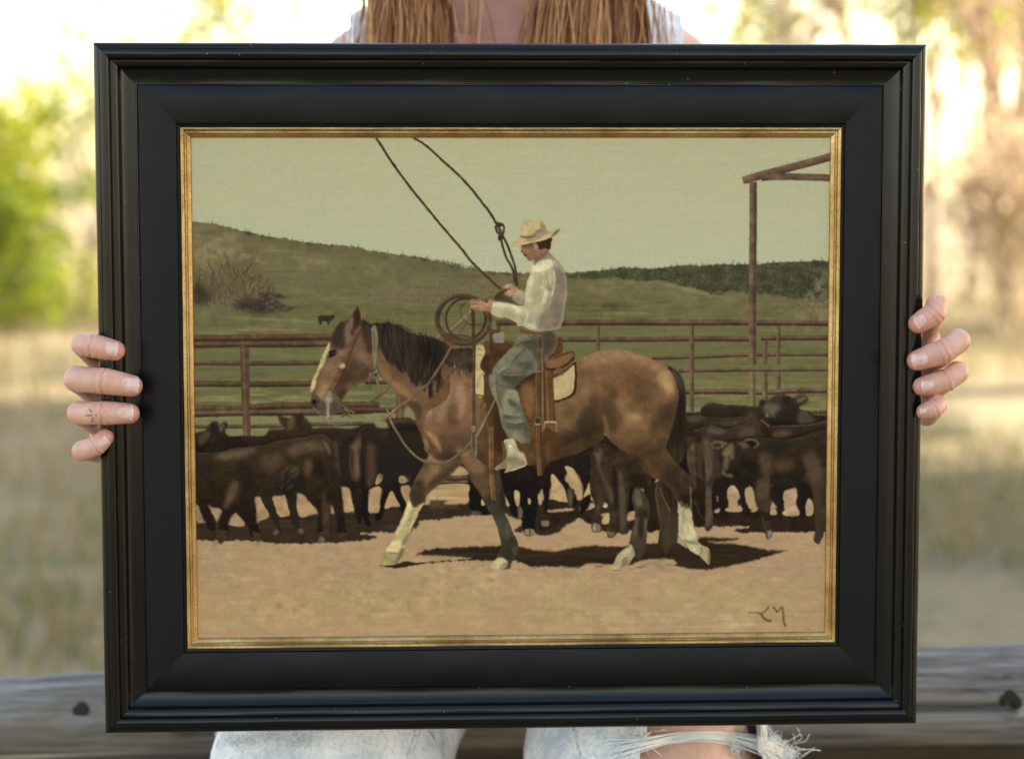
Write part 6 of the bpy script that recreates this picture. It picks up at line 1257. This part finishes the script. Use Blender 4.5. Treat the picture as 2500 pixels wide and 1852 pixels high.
# ---- hair: locks of fine strands down both sides of the neck
HAIR = mat('hair', rough=.45, spec=.4)
_at = N(HAIR, 'ShaderNodeAttribute', attribute_name='tone'); _c = ramp(HAIR, _at.outputs['Fac'], [(0, (.02, .010, .006)), (.3, (.14, .050, .020)), (.6, (.38, .15, .055)), (1, (.62, .34, .15))]); L(HAIR, _c, B(HAIR).inputs['Base Color'])
def hair():
    rn = np.random.default_rng(9); V = []; F = []; tone = []
    zt = [1.585, 1.53, 1.46, 1.39, 1.33, 1.28, 1.22, 1.15, 1.08, 1.0]
    def lock(x0, x1, y1, n, w, t0, wav, side):
        ph = rn.uniform(0, 6, 3)
        for k in range(n):
            o = rn.normal(0, w); oy = rn.normal(0, .006); tn = np.clip(t0+rn.normal(0, .13)-(.3 if k % 7 == 0 else 0), 0, 1); fl = rn.normal(0, .004)
            pts = []
            for i, z in enumerate(zt):
                t = i/(len(zt)-1); s = min(1, t*2.4)
                hx = side*(.02+.065*math.sin(min(1, t*3.3)*PI/2)) if t < .3 else None
                xx = x0+(x1-x0)*t+o*min(1, .25+t*1.3)*(1+.25*math.sin(t*9+ph[0]))+wav*math.sin(t*8+ph[1]+o*130)+.0022*math.sin(t*23+ph[2]+k*.7)+fl*t*2
                hd = side*(.030+.062*math.sin(min(1, t/.35)*PI/2))
                x = hd*(1-min(1, max(0, (t-.18)/.3)))+xx*min(1, max(0, (t-.18)/.3))
                yy = (Y-.02+.03*(1-t))*(1-s)+(y1+oy)*s+wav*.5*math.cos(t*7+ph[2])
                pts.append((x, yy, z+(0 if i else rn.normal(0, .004))))
            pts = smooth_path(pts, 3); v, f = tube(pts, [.00075*(1-.5*j/len(pts)) for j in range(len(pts))], 3, False, 1.); b = len(V)
            V.extend(v); F.extend([tuple(i+b for i in q) for q in f]); tone.extend([tn]*len(v))
    # left of the photo: x -.135 .. -.055 ; right: .002 .. .115
    for x1 in np.linspace(-.118, -.070, 13): lock(x1*.9, x1, Y-.085-rn.uniform(0, .02), 150, .0050, rn.choice([.5, .62, .75, .9]), .004, -1)
    for x1 in np.linspace(.017, .072, 13): lock(x1*.8+.015, x1, Y-.092-rn.uniform(0, .02), 150, .0058, rn.choice([.5, .6, .72, .82]), .004, 1)
    for x1 in np.linspace(.075, .108, 7): lock(x1*.95, x1, Y-.075-rn.uniform(0, .02), 120, .0055, rn.choice([.12, .3, .55, .9]), .004, 1)
    for x1 in np.linspace(-.11, .11, 22): lock(x1*.8, x1, Y+.10, 50, .008, .35, .004, -1 if x1 < 0 else 1)     # down the back
    for _ in range(70): x1 = rn.choice([-1, 1])*rn.uniform(.03, .135); lock(x1*.9, x1+rn.normal(0, .008), Y-.11+rn.normal(0, .015), 2, .004, .85, .010, -1 if x1 < 0 else 1)   # strays
    # hair over the skull
    for _ in range(900):
        a = rn.uniform(0, 2*PI); s = -1 if math.cos(a) < 0 else 1
        pts = []
        for t in np.linspace(0, 1, 8):
            th = .1+t*(1.75 if math.sin(a) > -.35 else 1.0); r = .093
            x, y_, z = r*.92*math.sin(th)*math.cos(a), r*1.12*math.sin(th)*math.sin(a), r*1.06*math.cos(th)
            pts.append((x+rn.normal(0, .001), Y+.015+y_, HZ+.035+z))
        v, f = tube(pts, .0013, 3, False); b = len(V); V.extend(v); F.extend([tuple(i+b for i in q) for q in f]); tone.extend([np.clip(rn.normal(.5, .15), 0, 1)]*len(v))
    o = mesh('hair', V, F, HAIR, person); at = o.data.attributes.new('tone', 'FLOAT', 'POINT'); at.data.foreach_set('value', np.array(tone, np.float32))
hair()

# ---- sleeveless crinkled white top
WHITE = mat('white_cotton', (.74, .73, .73), .85, 0, .15)
_n = noise(WHITE, coords(WHITE, (1, 1, .6)), 170, 4, .6, .8); L(WHITE, bump(WHITE, _n, .9, .003), B(WHITE).inputs['Normal']); L(WHITE, ramp(WHITE, _n, [(.3, (.60, .59, .60)), (.65, (.80, .79, .78))]), B(WHITE).inputs['Base Color'])
def top():
    m2 = MB(); e = .010
    m2.add(*ball((0, Y+.02, .86), .12+e, 24, (1.25, .95, .8))); m2.add(*ball((0, Y+.01, .95), .105+e*2, 24, (1.08, .85, 1.1)))
    m2.add(*ball((0, Y, 1.08), .115+e, 24, (1.14, .84, 1.1))); m2.add(*ball((.003, Y+.005, 1.175), .10+e, 24, (1.28, .82, .95)))
    for s, sh in zip((-1, 1), S_):
        m2.add(*ball((s*.062, Y-.075, 1.10), .052+e, 20, (1, .8, 1)))
        chain(m2, [(s*.035, Y+.01, 1.335, .036+e), (s*.075, Y+.008, 1.283, .042+e), (sh[0], sh[1], sh[2]+.004, .048+e)], 16)
    V, F = remesh(m2, .0035, 6, .5); rn = np.random.default_rng(2)
    V += np.c_[np.sin(V[:, 2]*260+V[:, 0]*90)*.0008, np.sin(V[:, 0]*300+V[:, 2]*60)*.0012, np.sin(V[:, 0]*210)*.0006]
    x, y, z = V[:, 0], V[:, 1], V[:, 2]
    neck = (np.abs(x-.002) < .070+.02*np.clip((z-1.30)/.03, 0, 1)) & (z > 1.155) & (y < Y+.03) & (np.abs(x-.002) < .070+(z-1.2)*.10)
    neck |= (z > 1.325) | ((np.abs(x) < .07) & (z > 1.275))
    arm = (x > .150+.0*z) | (x < -.1425)
    arm &= z > 1.13
    bad = neck | arm
    F = [f for f in F if not any(bad[i] for i in f)]
    used = sorted(set(i for f in F for i in f)); mp = {a: i for i, a in enumerate(used)}
    o = mesh('sleeveless_top', V[used], [tuple(mp[i] for i in f) for f in F], WHITE, person)
    so = o.modifiers.new('thickness', 'SOLIDIFY'); so.thickness = .0018; so.offset = -1
top()

# ---- ripped pale jeans
DENIM = mat('bleached_denim', rough=.9, spec=.1)
_v = coords(DENIM); _n = noise(DENIM, _v, 24, 5, .65); _f = noise(DENIM, coords(DENIM, (1, 1, .25), rot=(0, .6, 0)), 1500, 2, .7); _m = noise(DENIM, _v, 260, 4, .7)
_c = ramp(DENIM, _n, [(.34, (.56, .56, .56)), (.46, (.80, .765, .70)), (.6, (.91, .865, .785))]); _c = mixc(DENIM, ramp(DENIM, _m, [(.38, (.5, .5, .5)), (.5, (0, 0, 0))]), _c, (.42, .45, .50)); _c = mixc(DENIM, ramp(DENIM, _f, [(.42, (.4, .4, .4)), (.56, (0, 0, 0))]), _c, (.38, .41, .46))
L(DENIM, _c, B(DENIM).inputs['Base Color']); L(DENIM, bump(DENIM, _f, .5, .0008, bump(DENIM, _m, .5, .002)), B(DENIM).inputs['Normal'])
THREAD = mat('cotton_thread', (.78, .78, .76), .85, 0, .15)
jeans = empty('jeans', (0, 0, 0)); jeans.parent = person; jeans.matrix_parent_inverse = PM(person).inverted()
def leg(s, kx, seed, hole):
    rn = np.random.default_rng(seed); ph = rn.uniform(0, 6, 8)
    path = smooth_path([(s*.085, Y+.02, .815), (s*.11, (Y+KY)/2+.03, .782), (kx, KY+.045, KZ+.012), (kx*1.0, KY+.004, KZ-.012), (kx*.985, KY+.006, KZ-.09), (kx*.93, KY+.03, .45), (kx*.88, KY+.06, .25), (kx*.86, KY+.068, .09)], 22)
    m = len(path); n = 96; V = []; F = []
    for i, p in enumerate(path):
        t = i/(m-1); tn = (path[min(i+1, m-1)]-path[max(i-1, 0)]).normalized(); a = Vector((1, 0, 0)); a = (a-tn*a.dot(tn)).normalized(); b = tn.cross(a)
        r0 = np.interp(t, [0, .15, .32, .45, .56, .75, 1], [.110, .098, .090, .088, .077, .070, .064])*(1+(.09 if s > 0 else 0)*math.exp(-((t-.4)/.16)**2))
        for k in range(n):
            an = 2*PI*k/n; ca, sa = math.cos(an), math.sin(an)
            kn = math.exp(-((t-.42)/.10)**2)
            r = r0*(1+.016*math.sin(an*3+t*26+ph[0])+.012*math.sin(an*5-t*44+ph[1])*kn*2+.010*math.sin(t*75+an*2+ph[2])+.006*math.sin(an*9+t*60+ph[3]))
            V.append(p+a*ca*r+b*sa*r)
    for i in range(m-1):
        for k in range(n): F.append((i*n+k, i*n+(k+1) % n, (i+1)*n+(k+1) % n, (i+1)*n+k))
    if hole:
        hc, hr = hole; kp = []
        for f in F:
            c = sum((V[i] for i in f), Vector())/4
            e = math.hypot((c.x-hc[0])/hr[0], (c.z-hc[1])/hr[1])+.05*math.sin(math.atan2(c.z-hc[1], c.x-hc[0])*13)
            if not (e < 1 and c.y < KY+.055): kp.append(f)
        F = kp
    o = mesh('leg', V, F, DENIM, jeans); so = o.modifiers.new('thickness', 'SOLIDIFY'); so.thickness = .0016; so.offset = -1
    return o, V, path
legL, VLg, _ = leg(-1, KX[0], 1, None); legR, VRg, _ = leg(1, KX[1], 2, ((.142, .725), (.048, .058)))
legL['label'] = 'pale denim leg with worn frayed knee'; legR['label'] = 'pale denim leg torn open at the knee'
sb = MB(); sb.add(*ball((0, Y+.035, .845), .128, 28, (1.30, .93, .72))); sb.build('seat', DENIM, jeans)
bvR = BVHTree.FromPolygons([tuple(v) for v in VRg], [tuple(p.vertices) for p in legR.data.polygons])
bvL = BVHTree.FromPolygons([tuple(v) for v in VLg], [tuple(p.vertices) for p in legL.data.polygons])
bvB = BVHTree.FromPolygons([tuple(v) for v in VB], FB)
def cast(S, trees, off):
    o = Vector(cam.location); d = (pix(S[0], S[1], KY-.05)-o).normalized(); best = None
    for b in trees:
        h = b.ray_cast(o+d*.9, d)
        if h[0] is not None and (best is None or h[3] < best): best = h[3]; hit = h
    if best is None or best > 1.2: return pix(S[0], S[1], KY+.02)
    return hit[0]-d*off
def threads():
    rn = np.random.default_rng(6); mb = MB()
    # band of loose threads arching over the open knee
    for k in range(54):
        o = rn.normal(0, 11); o2 = o*1.4+rn.normal(0, 5)
        base = [(1480, 1836+o2), (1560, 1818+o*.8), (1640, 1800+o*.6), (1720, 1795+o*.5), (1800, 1802+o*.7), (1870, 1822+o), (1915, 1850+o2)]
        pts = [cast((x+rn.normal(0, 4), y+rn.normal(0, 1.2)), (bvR, bvB), .0022+abs(rn.normal(0, .0012))) for x, y in base]
        mb.add(*tube(smooth_path(pts, 4), rn.uniform(.0002, .0004), 5))
    # curled loops left of the hole, frayed ends round its rim and on the other knee
    def curl(x, y, ln, n, trees, ang0=0, w=.00024, spread=1.2):
        for _ in range(n):
            a = ang0+rn.normal(0, spread); px_, py_ = x+rn.normal(0, ln*.3), y+rn.normal(0, ln*.25); q = []
            for j in range(6): q.append(cast((px_, py_), trees, .0012+.0012*j*rn.uniform(.2, 1))); a += rn.normal(0, .45); px_ += math.cos(a)*ln/5; py_ += math.sin(a)*ln/5
            mb.add(*tube(smooth_path(q, 3), [w]*(len(smooth_path(q, 3))-1)+[w*.3], 4))
    curl(1520, 1800, 40, 60, (bvR, bvB), 1.2); curl(1545, 1810, 60, 14, (bvR, bvB), 1.5, .0005)
    for i in range(60):
        t = i/59; curl(1845+85*t, 1772+80*t, 22, 5, (bvR, bvB), rn.uniform(-1.2, .4), .0002, .6)
    curl(1930, 1830, 46, 14, (bvR, bvB), -.1, .00024, .4); curl(1800, 1835, 26, 50, (bvR, bvB), -1.2, .00022, .6)
    mb.build('frayed_threads', THREAD, jeans)['label'] = 'long loose threads across the open knee'; mb.V = []; mb.F = []
    for i in range(46): curl(530+5.2*i, 1795+10*math.sin(i*.21), 26, 4, (bvL,), rn.uniform(-.6, .6), .00022, .5)
    mb.build('frayed_threads', THREAD, jeans)['label'] = 'frayed patch on the worn knee'
threads()
for x0, x1, tr in ((1022, 985, bvL), (1395, 1420, bvR)):
    sm = MB()
    for e in (0,):
        pts = [cast((x0+(x1-x0)*t+e+2*math.sin(t*60), 1775+110*t), (tr,), .0006) for t in np.linspace(0, 1, 26)]
        sm.add(*tube(pts, [.0016+.0006*(i % 2) for i in range(26)], 8))
    sm.build('seam', DENIM, jeans)
# canvas shoes below the photo's lower edge
SHOE = mat('suede', (.22, .15, .10), .9)
for s, kx in zip((-1, 1), KX):
    sh_ = MB(); chain(sh_, [(kx*.85, KY+.075, .12, .045), (kx*.85, KY+.07, .06, .046), (kx*.87, KY+.0, .048, .042), (kx*.88, KY-.085, .038, .038)], 16)
    V, F = remesh(sh_, .006, 4); mesh('shoe', V, F, SHOE, person)
